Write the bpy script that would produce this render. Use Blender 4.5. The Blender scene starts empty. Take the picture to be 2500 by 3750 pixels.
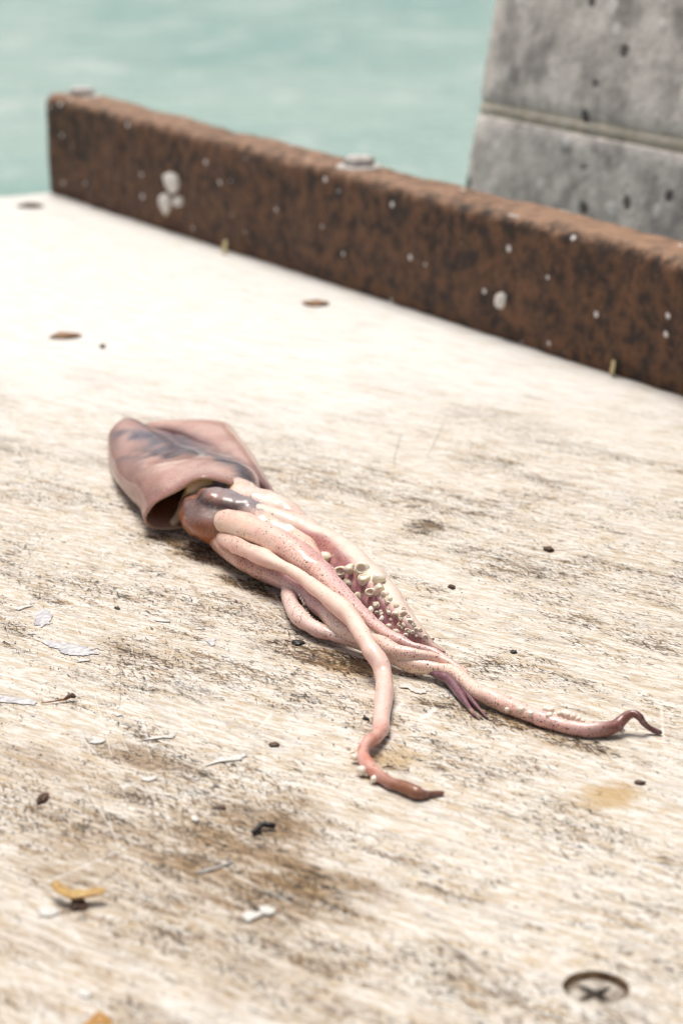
import bpy, bmesh, math, random
from mathutils import Vector, Matrix, noise
from mathutils.bvhtree import BVHTree

random.seed(7)
scene = bpy.context.scene
COL = scene.collection
R = math.radians

# ------------------------------------------------------------------ camera
CAM_H, PITCH, FPX = 0.30, R(17.3), 7972.0
cam_data = bpy.data.cameras.new('camera')
cam = bpy.data.objects.new('camera', cam_data)
COL.objects.link(cam)
cam.location = (0, 0, CAM_H)
cam.rotation_euler = (R(90) - PITCH, 0, 0)
cam_data.sensor_fit = 'VERTICAL'
cam_data.sensor_height = 36.0
cam_data.lens = FPX * 36.0 / 3750.0
cam_data.clip_start = 0.01
cam_data.clip_end = 3000.0
cam_data.dof.use_dof = True
cam_data.dof.focus_distance = 0.845
cam_data.dof.aperture_fstop = 11.5
cam_data.dof.aperture_blades = 7
scene.camera = cam

# ------------------------------------------------------------------ world and sun
SUN_EL, SUN_AZ = R(72), R(-28)          # azimuth clockwise from +Y (the view direction)
world = bpy.data.worlds.new('World')
scene.world = world
world.use_nodes = True
wn = world.node_tree
for n in list(wn.nodes):
    wn.nodes.remove(n)
sky = wn.nodes.new('ShaderNodeTexSky')
sky.sky_type = 'NISHITA'
sky.sun_disc = False
sky.sun_elevation = SUN_EL
sky.sun_rotation = SUN_AZ
sky.air_density = 1.0
sky.dust_density = 4.0
sky.ozone_density = 1.0
hs = wn.nodes.new('ShaderNodeHueSaturation')      # thin bright overcast: the blue is mostly veiled
hs.inputs['Saturation'].default_value = 0.35
bg = wn.nodes.new('ShaderNodeBackground')
bg.inputs['Strength'].default_value = 0.075
wo = wn.nodes.new('ShaderNodeOutputWorld')
wn.links.new(sky.outputs[0], hs.inputs['Color'])
wn.links.new(hs.outputs[0], bg.inputs['Color'])
wn.links.new(bg.outputs[0], wo.inputs[0])

sun_data = bpy.data.lights.new('sun', 'SUN')
sun_data.energy = 2.6
sun_data.angle = R(26)
sun_data.color = (1.0, 0.935, 0.84)
sun = bpy.data.objects.new('sun', sun_data)
COL.objects.link(sun)
sd = Vector((math.sin(SUN_AZ) * math.cos(SUN_EL), math.cos(SUN_AZ) * math.cos(SUN_EL), math.sin(SUN_EL)))
sun.rotation_euler = sd.to_track_quat('Z', 'Y').to_euler()
sun.location = sd * 5

scene.view_settings.view_transform = 'Standard'
scene.view_settings.look = 'None'
scene.view_settings.gamma = 1.0
scene.view_settings.exposure = 0.40
scene.view_settings.use_curve_mapping = False
scene.render.engine = 'CYCLES'
scene.cycles.use_denoising = True
scene.cycles.denoising_prefilter = 'ACCURATE'      # keeps the fine grain of the wood
scene.cycles.denoising_input_passes = 'RGB_ALBEDO_NORMAL'
scene.cycles.pixel_filter_type = 'BLACKMAN_HARRIS'
scene.cycles.filter_width = 1.15
scene.cycles.use_adaptive_sampling = True
scene.cycles.adaptive_threshold = 0.02
scene.cycles.max_bounces = 4
scene.cycles.diffuse_bounces = 2
scene.cycles.glossy_bounces = 3

# ------------------------------------------------------------------ helpers
FWD = Vector((0, math.cos(PITCH), -math.sin(PITCH)))
UPV = Vector((0, math.sin(PITCH), math.cos(PITCH)))
EYE = Vector((0, 0, CAM_H))

def ray(x, y):
    return FWD + Vector((1, 0, 0)) * ((x - 1250) / FPX) - UPV * ((y - 1875) / FPX)

def at(x, y, z=0.0):
    """survey: the point at height z (metres above the board) seen at photo pixel x, y"""
    d = ray(x, y)
    return EYE + d * ((z - CAM_H) / d.z)

def at_depth(x, y, yw):
    d = ray(x, y)
    return EYE + d * (yw / d.y)

def za(a, b): return (350 + a / 1.96, 1480 + b / 1.96)
def zb(a, b): return (700 + a / 2.613, 1750 + b / 2.613)
def zc(a, b): return (1000 + a / 1.96, 1900 + b / 1.96)
def zd(a, b): return (1200 + a / 2.613, 2300 + b / 2.613)
def ze(a, b): return (1500 + a / 1.568, 2300 + b / 1.568)
def zf(a, b): return (1100 + a / 3.136, 1950 + b / 3.136)
def zg(a, b): return (780 + a / 3.92, 1720 + b / 3.92)
def zh(a, b): return (a / 1.742, 2100 + b / 1.742)
def zi(a, b): return (200 + a / 1.742, 2900 + b / 1.742)

def mixc(a, b, t):
    t = max(0.0, min(1.0, t))
    return tuple(a[i] + (b[i] - a[i]) * t for i in range(len(a)))

def sstep(a, b, x):
    if a == b: return 0.0 if x < a else 1.0
    t = max(0.0, min(1.0, (x - a) / (b - a)))
    return t * t * (3 - 2 * t)

def catmull(pts, n):
    """pts: list of equal-length tuples; n samples per span"""
    out = []
    m = len(pts)
    for i in range(m - 1):
        p0 = pts[max(i - 1, 0)]; p1 = pts[i]; p2 = pts[i + 1]; p3 = pts[min(i + 2, m - 1)]
        for k in range(n):
            t = k / n
            out.append(tuple(0.5 * ((2 * b) + (-a + c) * t + (2 * a - 5 * b + 4 * c - d) * t * t + (-a + 3 * b - 3 * c + d) * t ** 3)
                             for a, b, c, d in zip(p0, p1, p2, p3)))
    out.append(tuple(pts[-1]))
    return out

def link(name, me, parent=None, mats=()):
    o = bpy.data.objects.new(name, me)
    COL.objects.link(o)
    if parent is not None:
        o.parent = parent
    for m in mats:
        me.materials.append(m)
    return o

def tag(o, label=None, cat=None, group=None, kind=None):
    if label: o['label'] = label
    if cat: o['category'] = cat
    if group: o['group'] = group
    if kind: o['kind'] = kind
    return o

def empty(name, loc=(0, 0, 0)):
    o = bpy.data.objects.new(name, None)
    o.location = loc
    o.empty_display_size = 0.02
    COL.objects.link(o)
    return o

def mesh_from(name, verts, faces, smooth=True):
    me = bpy.data.meshes.new(name)
    me.from_pydata([tuple(v) for v in verts], [], faces)
    me.update()
    if smooth:
        me.polygons.foreach_set('use_smooth', [True] * len(me.polygons))
    return me

# ---- node helpers
class NT:
    def __init__(self, name):
        self.mat = bpy.data.materials.new(name)
        self.mat.use_nodes = True
        self.t = self.mat.node_tree
        for n in list(self.t.nodes):
            self.t.nodes.remove(n)
        self.out = self.t.nodes.new('ShaderNodeOutputMaterial')
    def put(self, sock, v):
        if isinstance(v, bpy.types.NodeSocket):
            self.t.links.new(v, sock)
        elif v is not None:
            if isinstance(v, (tuple, list)) and sock.type == 'RGBA' and len(v) == 3:
                v = (*v, 1)
            sock.default_value = v
    def n(self, typ, ins=None, **attrs):
        nd = self.t.nodes.new(typ)
        for k, v in attrs.items():
            setattr(nd, k, v)
        for k, v in (ins or {}).items():
            self.put(nd.inputs[k], v)
        return nd
    def math(self, op, a, b=None, clamp=False):
        nd = self.n('ShaderNodeMath', {0: a}, operation=op, use_clamp=clamp)
        if b is not None: self.put(nd.inputs[1], b)
        return nd.outputs[0]
    def mul(self, a, b): return self.math('MULTIPLY', a, b)
    def add(self, a, b): return self.math('ADD', a, b)
    def sub(self, a, b): return self.math('SUBTRACT', a, b)
    def inv(self, a): return self.math('SUBTRACT', 1.0, a)
    def ss(self, x, lo, hi):
        nd = self.n('ShaderNodeMapRange', {'Value': x, 'From Min': lo, 'From Max': hi}, interpolation_type='SMOOTHSTEP')
        return nd.outputs[0]
    def mix(self, f, a, b, mode='MIX'):
        nd = self.t.nodes.new('ShaderNodeMix')
        nd.data_type = 'RGBA'; nd.blend_type = mode
        self.put(nd.inputs[0], f); self.put(nd.inputs[6], a); self.put(nd.inputs[7], b)
        return nd.outputs[2]
    def map(self, vec, rot=0.0, scale=(1, 1, 1), loc=(0, 0, 0)):
        m1 = self.n('ShaderNodeMapping', {'Vector': vec, 'Rotation': (0, 0, rot), 'Location': loc}).outputs[0]
        return self.n('ShaderNodeMapping', {'Vector': m1, 'Scale': scale}).outputs[0]
    def noise(self, vec, scale=1.0, detail=2.0, rough=0.5, dist=0.0, col=False):
        nd = self.n('ShaderNodeTexNoise', {'Vector': vec, 'Scale': scale, 'Detail': detail, 'Roughness': rough, 'Distortion': dist})
        return nd.outputs['Color'] if col else nd.outputs['Fac']
    def vor(self, vec, scale, feature='F1', rnd=1.0, out='Distance', dims='3D'):
        nd = self.n('ShaderNodeTexVoronoi', feature=feature, voronoi_dimensions=dims)
        self.put(nd.inputs['Vector'], vec); self.put(nd.inputs['Scale'], scale); self.put(nd.inputs['Randomness'], rnd)
        return nd.outputs[out]
    def sep(self, v):
        return self.n('ShaderNodeSeparateXYZ', {0: v}).outputs
    def comb(self, x, y, z=0.0):
        return self.n('ShaderNodeCombineXYZ', {0: x, 1: y, 2: z}).outputs[0]
    def bump(self, h, strength=0.3, dist=0.001, normal=None):
        nd = self.n('ShaderNodeBump', {'Height': h, 'Strength': strength, 'Distance': dist})
        if normal is not None: self.put(nd.inputs['Normal'], normal)
        return nd.outputs[0]
    def obj(self): return self.n('ShaderNodeTexCoord').outputs['Object']
    def pos(self): return self.n('ShaderNodeNewGeometry').outputs['Position']
    def bsdf(self, **kw):
        nd = self.n('ShaderNodeBsdfPrincipled')
        for k, v in kw.items():
            self.put(nd.inputs[k.replace('_', ' ')], v)
        self.t.links.new(nd.outputs[0], self.out.inputs[0])
        return nd

def simple_mat(name, c1, c2, scale=400.0, rough=0.6, bump=0.3, dist=0.0004, sss=0.0):
    m = NT(name)
    p = m.obj()
    f = m.noise(p, scale, 4, 0.6)
    c = m.mix(m.ss(f, 0.35, 0.65), c1, c2)
    b = m.bsdf(Base_Color=c, Roughness=rough, Normal=m.bump(f, bump, dist))
    if sss:
        b.inputs['Subsurface Weight'].default_value = sss
        b.inputs['Subsurface Radius'].default_value = (1, 0.5, 0.35)
        b.inputs['Subsurface Scale'].default_value = 0.002
    return m.mat

# ------------------------------------------------------------------ layout of the board and beam
KC = at(183, 709, 0)                                  # far corner of the board, at the beam's end
KR = at(2500, 1459, 0)
BD = (KR - KC); BD.z = 0; BD.normalize()              # along the beam, towards the camera's right
BN = Vector((-BD.y, BD.x, 0))                         # away from the board
if BN.y < 0: BN = -BN
GRAIN = R(38)
def beam_k(u): return 1.0 + 0.115 * max(0.0, min(1.0, 1 - u / 0.85))

# ------------------------------------------------------------------ materials: setting
def mat_board():
    m = NT('weathered_board')
    P = m.pos()
    xyz = m.sep(P)
    G = lambda a, sx, sy, off=(0, 0, 0): m.map(P, GRAIN + a, (sx, sy, 1), off)
    def col3(vec, detail=3, rough=0.62, dist=0.0):
        return m.n('ShaderNodeSeparateColor', {0: m.noise(vec, 1, detail, rough, dist, col=True)}).outputs
    low = col3(m.map(P, GRAIN, (10, 22, 1), (2, 7, 0)), 5, 0.68)          # broad patches
    mid = col3(G(R(2), 34, 150, (5, 5, 0)), 4, 0.66)                    # soft grain
    fin_ = col3(G(R(-4), 95, 520, (3, 1, 0)), 3, 0.66)                  # fine grain
    cream = (0.55, 0.47, 0.375); white = (0.71, 0.675, 0.63); tan = (0.34, 0.25, 0.155); grey = (0.38, 0.34, 0.32)
    c = m.mix(m.ss(fin_[0], 0.42, 0.58), cream, white)
    c = m.mix(m.mul(m.ss(mid[0], 0.52, 0.66), 0.42), c, tan)
    c = m.mix(m.mul(m.ss(mid[1], 0.54, 0.64), 0.40), c, grey)
    c = m.mix(m.mul(m.ss(fin_[1], 0.54, 0.66), 0.50), c, (0.50, 0.34, 0.155))
    c = m.mix(m.mul(m.ss(fin_[2], 0.55, 0.64), 0.65), c, (0.74, 0.71, 0.675))
    # stains with their own places
    ragged = m.mul(m.sub(m.noise(m.map(P, GRAIN, (42, 105, 1)), 1, 4, 0.68), 0.5), 1.5)
    def blob(sx, sy, rx, ry, ang=0.0, k=1.0):
        w = at(sx, sy)
        q = m.n('ShaderNodeVectorMath', {0: P, 1: (w.x, w.y, 0)}, operation='SUBTRACT').outputs[0]
        q = m.map(q, ang, (1 / rx, 1 / ry, 0))
        L = m.n('ShaderNodeVectorMath', {0: q}, operation='LENGTH').outputs['Value']
        v = m.ss(m.add(L, ragged), 1.05, 0.25)
        return m.mul(v, k) if k != 1.0 else v
    def union(*a):
        r = a[0]
        for b in a[1:]: r = m.math('MAXIMUM', r, b)
        return r
    stain = union(blob(830, 3110, 0.058, 0.036, GRAIN, 0.9), blob(1080, 3270, 0.040, 0.036, GRAIN), blob(960, 3010, 0.03, 0.03, GRAIN, 0.85), blob(480, 3180, 0.08, 0.05, GRAIN, 0.62), blob(700, 3430, 0.10, 0.04, GRAIN, 0.45), blob(300, 3550, 0.09, 0.06, GRAIN, 0.32),
                  blob(200, 2830, 0.06, 0.022, GRAIN, 0.5), blob(520, 2780, 0.03, 0.014, GRAIN, 0.7))
    mould_shade = union(blob(1170, 2410, 0.050, 0.014, GRAIN), blob(700, 2010, 0.060, 0.016, R(52), 0.9), blob(920, 2150, 0.030, 0.012, R(52), 0.9), blob(1560, 1930, 0.016, 0.022, 0, 0.9),  # real mould, plus some of the squid's shade put into the colour
                  blob(1780, 2620, 0.045, 0.011, GRAIN, 0.9), blob(2100, 2720, 0.03, 0.010, GRAIN, 0.8), blob(560, 2380, 0.05, 0.02, GRAIN, 0.5), blob(700, 2540, 0.03, 0.012, GRAIN, 0.6))
    ochre = union(blob(2230, 2915, 0.013, 0.016, GRAIN), blob(1430, 2780, 0.014, 0.014, GRAIN, 0.8), blob(1290, 2450, 0.02, 0.010, GRAIN, 0.6))
    grit = m.add(0.35, m.mul(m.ss(mid[1], 0.40, 0.60), 0.65))
    c = m.mix(m.mul(m.mul(stain, grit), 0.95), c, m.mix(m.ss(fin_[0], 0.4, 0.6), (0.17, 0.095, 0.04), (0.34, 0.215, 0.095)))
    c = m.mix(m.mul(mould_shade, 0.34), c, (0.38, 0.26, 0.11))
    c = m.mix(m.mul(ochre, 0.7), c, (0.42, 0.25, 0.06))
    # far whitening is grazing glare put into the colour; random patches are old paint
    far_glare = m.ss(m.add(xyz[1], m.mul(m.sub(low[1], 0.5), 0.45)), 0.96, 1.34)
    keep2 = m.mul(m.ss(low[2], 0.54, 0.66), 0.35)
    glare_paint = m.math('MAXIMUM', far_glare, keep2)
    # dark fibres lifting out of the surface, in three directions
    patch = m.add(m.mul(m.ss(low[0], 0.42, 0.60), 0.66), 0.26)
    dirt = union(patch, m.mul(stain, 1.15), m.mul(mould_shade, 1.5))
    lo = m.sub(m.sub(0.655, m.mul(dirt, 0.115)), m.mul(m.sub(mid[2], 0.5), 0.22))
    def thr(f, l, w=0.025): return m.ss(f, l, m.add(l, w))
    f1 = m.noise(G(R(10), 185, 720, (1, 2, 0)), 1, 4, 0.80)
    f2 = m.noise(G(R(-30), 200, 760, (4, 2, 0)), 1, 3, 0.80)
    f3 = m.noise(G(R(36), 190, 760, (7, 1, 0)), 1, 3, 0.80)
    fib = union(thr(f1, lo), m.mul(thr(f2, m.add(lo, 0.01)), 0.9), thr(f3, m.add(lo, 0.01)))
    coarse = thr(mid[2], m.sub(0.63, m.mul(dirt, 0.10)), 0.10)
    fade = m.inv(m.mul(far_glare, 0.80))
    c = m.mix(m.mul(m.mul(coarse, 0.45), fade), c, (0.30, 0.215, 0.135))
    c = m.mix(m.mul(m.mul(fib, 0.97), fade), c, m.mix(m.ss(fin_[1], 0.4, 0.6), (0.012, 0.007, 0.004), (0.17, 0.105, 0.052)))
    c = m.mix(m.mul(glare_paint, 0.80), c, m.mix(m.ss(mid[0], 0.42, 0.70), (0.775, 0.77, 0.76), (0.66, 0.62, 0.57)))
    # knife cuts: long thin lines, pale and dark
    gate = col3(m.map(P, 0, (19, 19, 1)), 2)
    e1 = m.vor(m.map(P, R(75), (9, 110, 1)), 1, 'DISTANCE_TO_EDGE', dims='2D')
    cut1 = m.mul(m.ss(e1, 0.022, 0.004), m.ss(gate[0], 0.50, 0.62))
    e2 = m.vor(m.map(P, R(36), (6, 80, 1), (0.3, 0.1, 0)), 1, 'DISTANCE_TO_EDGE', dims='2D')
    cut2 = m.mul(m.ss(e2, 0.014, 0.003), m.ss(gate[1], 0.50, 0.62))
    c = m.mix(m.mul(cut1, 0.60), c, (0.80, 0.78, 0.75))
    c = m.mix(m.mul(cut2, 0.40), c, (0.16, 0.11, 0.07))
    # single cuts and scrapes one can point at
    def seg(x0, y0, x1, y1, w):
        a, b = at(x0, y0), at(x1, y1)
        ang = math.atan2(b.y - a.y, b.x - a.x); ln = (b - a).length
        q = m.n('ShaderNodeVectorMath', {0: P, 1: (a.x, a.y, 0)}, operation='SUBTRACT').outputs[0]
        q = m.sep(m.n('ShaderNodeMapping', {'Vector': q, 'Rotation': (0, 0, -ang)}).outputs[0])
        yy = m.add(q[1], m.mul(m.sub(gate[0], 0.5), 0.004))
        side = m.ss(m.math('ABSOLUTE', yy), w, w * 0.35)
        ends = m.mul(m.ss(q[0], 0.0, ln * 0.15), m.ss(q[0], ln, ln * 0.85))
        return m.mul(m.mul(side, ends), m.ss(fin_[0], 0.36, 0.58))
    pale = union(seg(80, 3270, 570, 3055, 0.0011), seg(470, 2320, 560, 2820, 0.0004), seg(520, 2280, 540, 2560, 0.0004), seg(640, 2180, 655, 2310, 0.0005), seg(1620, 1890, 1650, 2040, 0.0007), seg(830, 3190, 1130, 3340, 0.0007), seg(960, 2650, 975, 2960, 0.0005))
    darkc = union(seg(470, 2325, 542, 2405, 0.0004), seg(1560, 3400, 1960, 3720, 0.0016), seg(640, 2525, 760, 2590, 0.0010), seg(440, 2440, 446, 2600, 0.0003), seg(1630, 1540, 1560, 1680, 0.0006), seg(1470, 1580, 1440, 1720, 0.0006))
    c = m.mix(m.mul(pale, 0.45), c, (0.78, 0.76, 0.73))
    c = m.mix(m.mul(darkc, 0.6), c, (0.13, 0.095, 0.07))
    rough = m.sub(0.62, m.mul(mould_shade, 0.32))
    hgt = m.noise(G(R(-4), 110, 560, (3, 1, 0)), 1, 3, 0.72)
    m.bsdf(Base_Color=c, Roughness=rough, Specular_IOR_Level=0.3, Normal=m.bump(hgt, 0.5, 0.0006))
    return m.mat

def mat_timber():
    m = NT('weathered_timber')
    P = m.pos()
    ang = -math.atan2(BD.y, BD.x)
    Q = m.map(P, ang, (7, 60, 45))
    n1 = m.noise(Q, 1, 5, 0.65)
    n2 = m.noise(P, 95, 5, 0.7)
    n3 = m.noise(P, 20, 4, 0.62)
    c = m.mix(m.ss(n2, 0.36, 0.66), (0.020, 0.009, 0.005), (0.150, 0.064, 0.027))
    c = m.mix(m.mul(m.ss(n1, 0.45, 0.7), 0.40), c, (0.155, 0.072, 0.036))
    c = m.mix(m.mul(m.ss(n3, 0.54, 0.72), 0.65), c, (0.018, 0.011, 0.008))
    # upper arris and top painted lighter, as light from above falls on them
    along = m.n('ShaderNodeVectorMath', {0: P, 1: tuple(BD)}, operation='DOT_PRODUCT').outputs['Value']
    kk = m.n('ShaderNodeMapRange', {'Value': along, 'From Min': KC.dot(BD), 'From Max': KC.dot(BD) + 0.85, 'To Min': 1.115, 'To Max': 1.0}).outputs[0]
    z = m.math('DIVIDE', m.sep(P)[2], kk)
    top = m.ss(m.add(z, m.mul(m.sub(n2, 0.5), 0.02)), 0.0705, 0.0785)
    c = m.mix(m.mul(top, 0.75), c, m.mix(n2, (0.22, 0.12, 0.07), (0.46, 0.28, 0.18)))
    # droppings: small white spots
    v = m.n('ShaderNodeTexVoronoi', {'Vector': P, 'Scale': 88.0, 'Randomness': 1.0})
    pick = m.sep(v.outputs['Color'])[0]
    size = m.mul(m.ss(pick, 0.55, 1.0), 0.17)
    d = m.add(v.outputs['Distance'], m.mul(m.sub(m.noise(P, 130, 2), 0.5), 0.16))
    spot = m.mul(m.ss(m.sub(d, size), 0.03, -0.01), m.math('GREATER_THAN', pick, 0.55))
    c = m.mix(m.mul(spot, 0.9), c, (0.78, 0.74, 0.72))
    m.bsdf(Base_Color=c, Roughness=0.75, Normal=m.bump(m.add(n2, n1), 0.6, 0.003))
    return m.mat

def mat_concrete(name, base, dark):
    m = NT(name)
    P = m.pos()
    n1 = m.noise(P, 17, 5, 0.68)
    n2 = m.noise(P, 85, 4, 0.68)
    n3 = m.noise(m.map(P, 0, (1, 1, 1), (5, 2, 1)), 19, 3, 0.55)
    c = m.mix(m.ss(n1, 0.35, 0.68), base, dark)
    c = m.mix(m.mul(m.ss(n2, 0.4, 0.65), 0.5), c, (0.70, 0.655, 0.61))
    c = m.mix(m.mul(m.ss(n3, 0.54, 0.68), 0.62), c, (0.14, 0.12, 0.125))
    v = m.n('ShaderNodeTexVoronoi', {'Vector': P, 'Scale': 42.0, 'Randomness': 1.0})
    pick = m.sep(v.outputs['Color'])[0]
    d = m.add(v.outputs['Distance'], m.mul(m.sub(m.noise(P, 90, 2), 0.5), 0.25))
    pale = m.mul(m.ss(d, 0.30, 0.16), m.math('GREATER_THAN', pick, 0.55))
    pit = m.mul(m.ss(d, 0.26, 0.17), m.math('LESS_THAN', pick, 0.30))
    c = m.mix(m.mul(pale, 0.8), c, (0.80, 0.77, 0.74))
    c = m.mix(m.mul(pit, 0.85), c, (0.05, 0.042, 0.04))
    h = m.sub(m.add(n2, m.mul(pale, 0.3)), m.mul(pit, 1.5))
    m.bsdf(Base_Color=c, Roughness=0.85, Normal=m.bump(h, 0.6, 0.004))
    return m.mat

def mat_water():
    m = NT('sea_water')
    P = m.pos()
    w1 = m.noise(m.map(P, R(8), (1.5, 1.0, 1)), 1, 5, 0.62)
    w2 = m.noise(m.map(P, R(-12), (2.2, 4.5, 1)), 1, 4, 0.6)
    w3 = m.noise(m.map(P, R(5), (0.45, 0.22, 1)), 1, 3, 0.55)
    c = m.mix(m.ss(w3, 0.35, 0.65), (0.26, 0.42, 0.385), (0.38, 0.51, 0.465))
    c = m.mix(m.mul(m.ss(w1, 0.5, 0.75), 0.8), c, (0.60, 0.67, 0.64))
    h = m.add(w1, m.mul(w2, 0.35))
    m.bsdf(Base_Color=c, Roughness=0.25, IOR=1.333, Normal=m.bump(h, 0.5, 0.5))
    return m.mat

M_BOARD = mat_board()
M_TIMBER = mat_timber()
M_BLOCK = mat_concrete('concrete_block', (0.86, 0.80, 0.745), (0.36, 0.325, 0.31))
M_MORTAR = mat_concrete('mortar', (0.64, 0.57, 0.45), (0.46, 0.40, 0.31))
M_WATER = mat_water()
M_STEEL = simple_mat('zinc_steel', (0.42, 0.39, 0.37), (0.62, 0.58, 0.55), 300, 0.45)
M_SCREW = simple_mat('weathered_screw', (0.58, 0.53, 0.46), (0.17, 0.125, 0.085), 150, 0.6, 0.7, 0.001)
M_HOLE = simple_mat('raw_hole_wall', (0.16, 0.09, 0.05), (0.36, 0.24, 0.14), 300, 0.8)
M_DARK = simple_mat('dark_grime', (0.020, 0.015, 0.012), (0.075, 0.055, 0.04), 300, 0.7)

# ------------------------------------------------------------------ sea
wv = [(-900, -300, -1.7), (900, -300, -1.7), (900, 2200, -1.7), (-900, 2200, -1.7)]
water = link('water', mesh_from('water', wv, [(0, 1, 2, 3)], False), None, [M_WATER])
tag(water, 'pale green sea rippling behind the board', kind='structure')

# ------------------------------------------------------------------ board with a counterbored screw hole
HC = at(2181, 3616, 0)
HR = 0.0091
LEN, WID, THK = 2.3, 1.15, 0.04
Kout = KC + BN * 0.058 - BD * 0.004
def bpt(u, v): return Kout + BD * u - BN * v
bm = bmesh.new()
outer = []
# slightly chipped outline, denser along the far short end that shows
for k in range(40):
    v = WID * k / 40
    outer.append(bpt((noise.noise(Vector((v * 40, 0, 0))) * 0.0022), v))
for k in range(4): outer.append(bpt(LEN * k / 4, WID))
for k in range(4): outer.append(bpt(LEN, WID * (1 - k / 4)))
for k in range(4): outer.append(bpt(LEN * (1 - k / 4), 0))
ring = [HC + Vector((math.cos(a), math.sin(a), 0)) * HR * (1 + 0.03 * noise.noise(Vector((math.cos(a) * 3, math.sin(a) * 3, 1))))
        for a in [2 * math.pi * k / 48 for k in range(48)]]
ov = [bm.verts.new(p) for p in outer]
rv = [bm.verts.new(p) for p in ring]
edges = [bm.edges.new((ov[i], ov[(i + 1) % len(ov)])) for i in range(len(ov))]
edges += [bm.edges.new((rv[i], rv[(i + 1) % 48])) for i in range(48)]
bmesh.ops.triangle_fill(bm, use_beauty=True, use_dissolve=False, edges=edges)
for f in bm.faces:
    if f.normal.z < 0: f.normal_flip()
# rounded top arris, side and bottom
lay = [ov]
for dz, inset in ((-0.002, -0.0012), (-0.005, -0.0018), (-THK, -0.0018)):
    cen = bpt(LEN / 2, WID / 2)
    row = []
    for p in outer:
        d = (cen - p); d.z = 0; d.normalize()
        row.append(bm.verts.new(p + d * inset + Vector((0, 0, dz))))
    lay.append(row)
for a, b in zip(lay[:-1], lay[1:]):
    for i in range(len(ov)):
        j = (i + 1) % len(ov)
        bm.faces.new((a[i], b[i], b[j], a[j]))
bm.faces.new(lay[-1])
# hole wall and floor
wall = [[], []]
for k, p in enumerate(ring):
    wall[0].append(bm.verts.new(HC + (p - HC) * 0.985 + Vector((0, 0, -0.0008))))
    wall[1].append(bm.verts.new(HC + (p - HC) * 0.96 + Vector((0, 0, -0.009))))
prev = rv
hf = []
for row in wall:
    for i in range(48):
        j = (i + 1) % 48
        hf.append(bm.faces.new((prev[i], prev[j], row[j], row[i])))
    prev = row
hf.append(bm.faces.new(prev))
for f in hf: f.material_index = 1
bmesh.ops.recalc_face_normals(bm, faces=bm.faces[:])
me = bpy.data.meshes.new('table')
bm.to_mesh(me); bm.free()
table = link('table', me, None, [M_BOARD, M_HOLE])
tag(table, 'scratched whitewashed wooden table top with the squid lying on it', 'table')

# screw head: worn disc with a cross recess
bm = bmesh.new()
SR = HR * 0.93
N = 64
def star(a):
    # four points with concave sides between them
    q = (a - R(38)) % (math.pi / 2) / (math.pi / 2)
    s = abs(q - 0.5) * 2
    return 0.0022 + 0.0044 * s ** 2.4
top_o, top_m, st, sb = [], [], [], []
for k in range(N):
    a = 2 * math.pi * k / N
    e = Vector((math.cos(a), math.sin(a), 0))
    q = (a - R(38)) % (math.pi / 2) / (math.pi / 2)
    lobe = 1 - abs(q - 0.5) * 2
    top_o.append(bm.verts.new(e * SR + Vector((0, 0, -0.0012))))
    top_m.append(bm.verts.new(e * (SR * 0.72) + Vector((0, 0, -0.0002 + 0.0006 * lobe))))
    w_ = 1 + 0.22 * noise.noise(e * 2.2 + Vector((5, 1, 0)))
    sh = Vector((-0.0003, -0.0012, 0))
    st.append(bm.verts.new(sh + e * star(a) * w_ + Vector((0, 0, -0.0003))))
    sb.append(bm.verts.new(sh + e * star(a) * w_ * 0.7 + Vector((0, 0, -0.0045))))
low = [bm.verts.new(v.co + Vector((0, 0, -0.004))) for v in top_o]
for i in range(N):
    j = (i + 1) % N
    bm.faces.new((low[i], low[j], top_o[j], top_o[i]))
    bm.faces.new((top_o[i], top_o[j], top_m[j], top_m[i]))
    bm.faces.new((top_m[i], top_m[j], st[j], st[i]))
    f = bm.faces.new((st[i], st[j], sb[j], sb[i])); f.material_index = 1
f = bm.faces.new(sb); f.material_index = 1
me = bpy.data.meshes.new('screw')
bm.to_mesh(me); bm.free()
me.polygons.foreach_set('use_smooth', [True] * len(me.polygons))
screw = link('screw', me, table, [M_SCREW, M_DARK])
screw.location = HC + Vector((0, 0, -0.0012))
screw['label'] = 'recessed worn screw head with a dark cross slot'

# ------------------------------------------------------------------ timber beam along the far edge
BH, BT, BL = 0.0765, 0.044, 1.75
sec = []
rr = 0.0075
for (cy, cz, a0) in ((BT - rr, BH - rr, 0), (rr, BH - rr, 90)):
    for k in range(6):
        a = R(a0 + 90 * k / 5)
        sec.append((cy + rr * math.cos(a), cz + rr * math.sin(a)))
sec += [(0.0, BH * 0.66), (0.0, BH * 0.33), (0.0008, 0.001), (BT - 0.0008, 0.001), (BT, BH * 0.4)]
verts, faces = [], []
NS = 320
ns = len(sec)
for i in range(NS + 1):
    u = BL * i / NS
    for (v, w) in sec:
        dn = noise.noise(Vector((u * 14, v * 60, w * 60))) * 0.0020 + noise.noise(Vector((u * 60, v * 90, w * 90 + 4))) * 0.0017
        dip = -0.0022 * max(0, noise.noise(Vector((u * 9, 3, 1)))) if w > BH * 0.8 else 0
        cap = 0.004 if i in (0,) else 0
        c = Vector((BT / 2, BH / 2))
        vv = v + (c.x - v) * cap * 8 + dn * (1 if v < BT / 2 else -1)
        ww = max(0.0008, w + dip + dn + (c.y - w) * cap * 3) if w > 0.002 else 0.0008
        verts.append(KC + BD * (u if i else -0.002) + BN * vv + Vector((0, 0, ww * beam_k(u))))
for i in range(NS):
    for j in range(ns):
        k = (j + 1) % ns
        faces.append((i * ns + j, i * ns + k, (i + 1) * ns + k, (i + 1) * ns + j))
faces.append(tuple(range(ns))[::-1]); faces.append(tuple(NS * ns + j for j in range(ns)))
beam = link('timber_beam', mesh_from('timber_beam', verts, faces), None, [M_TIMBER])
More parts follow.
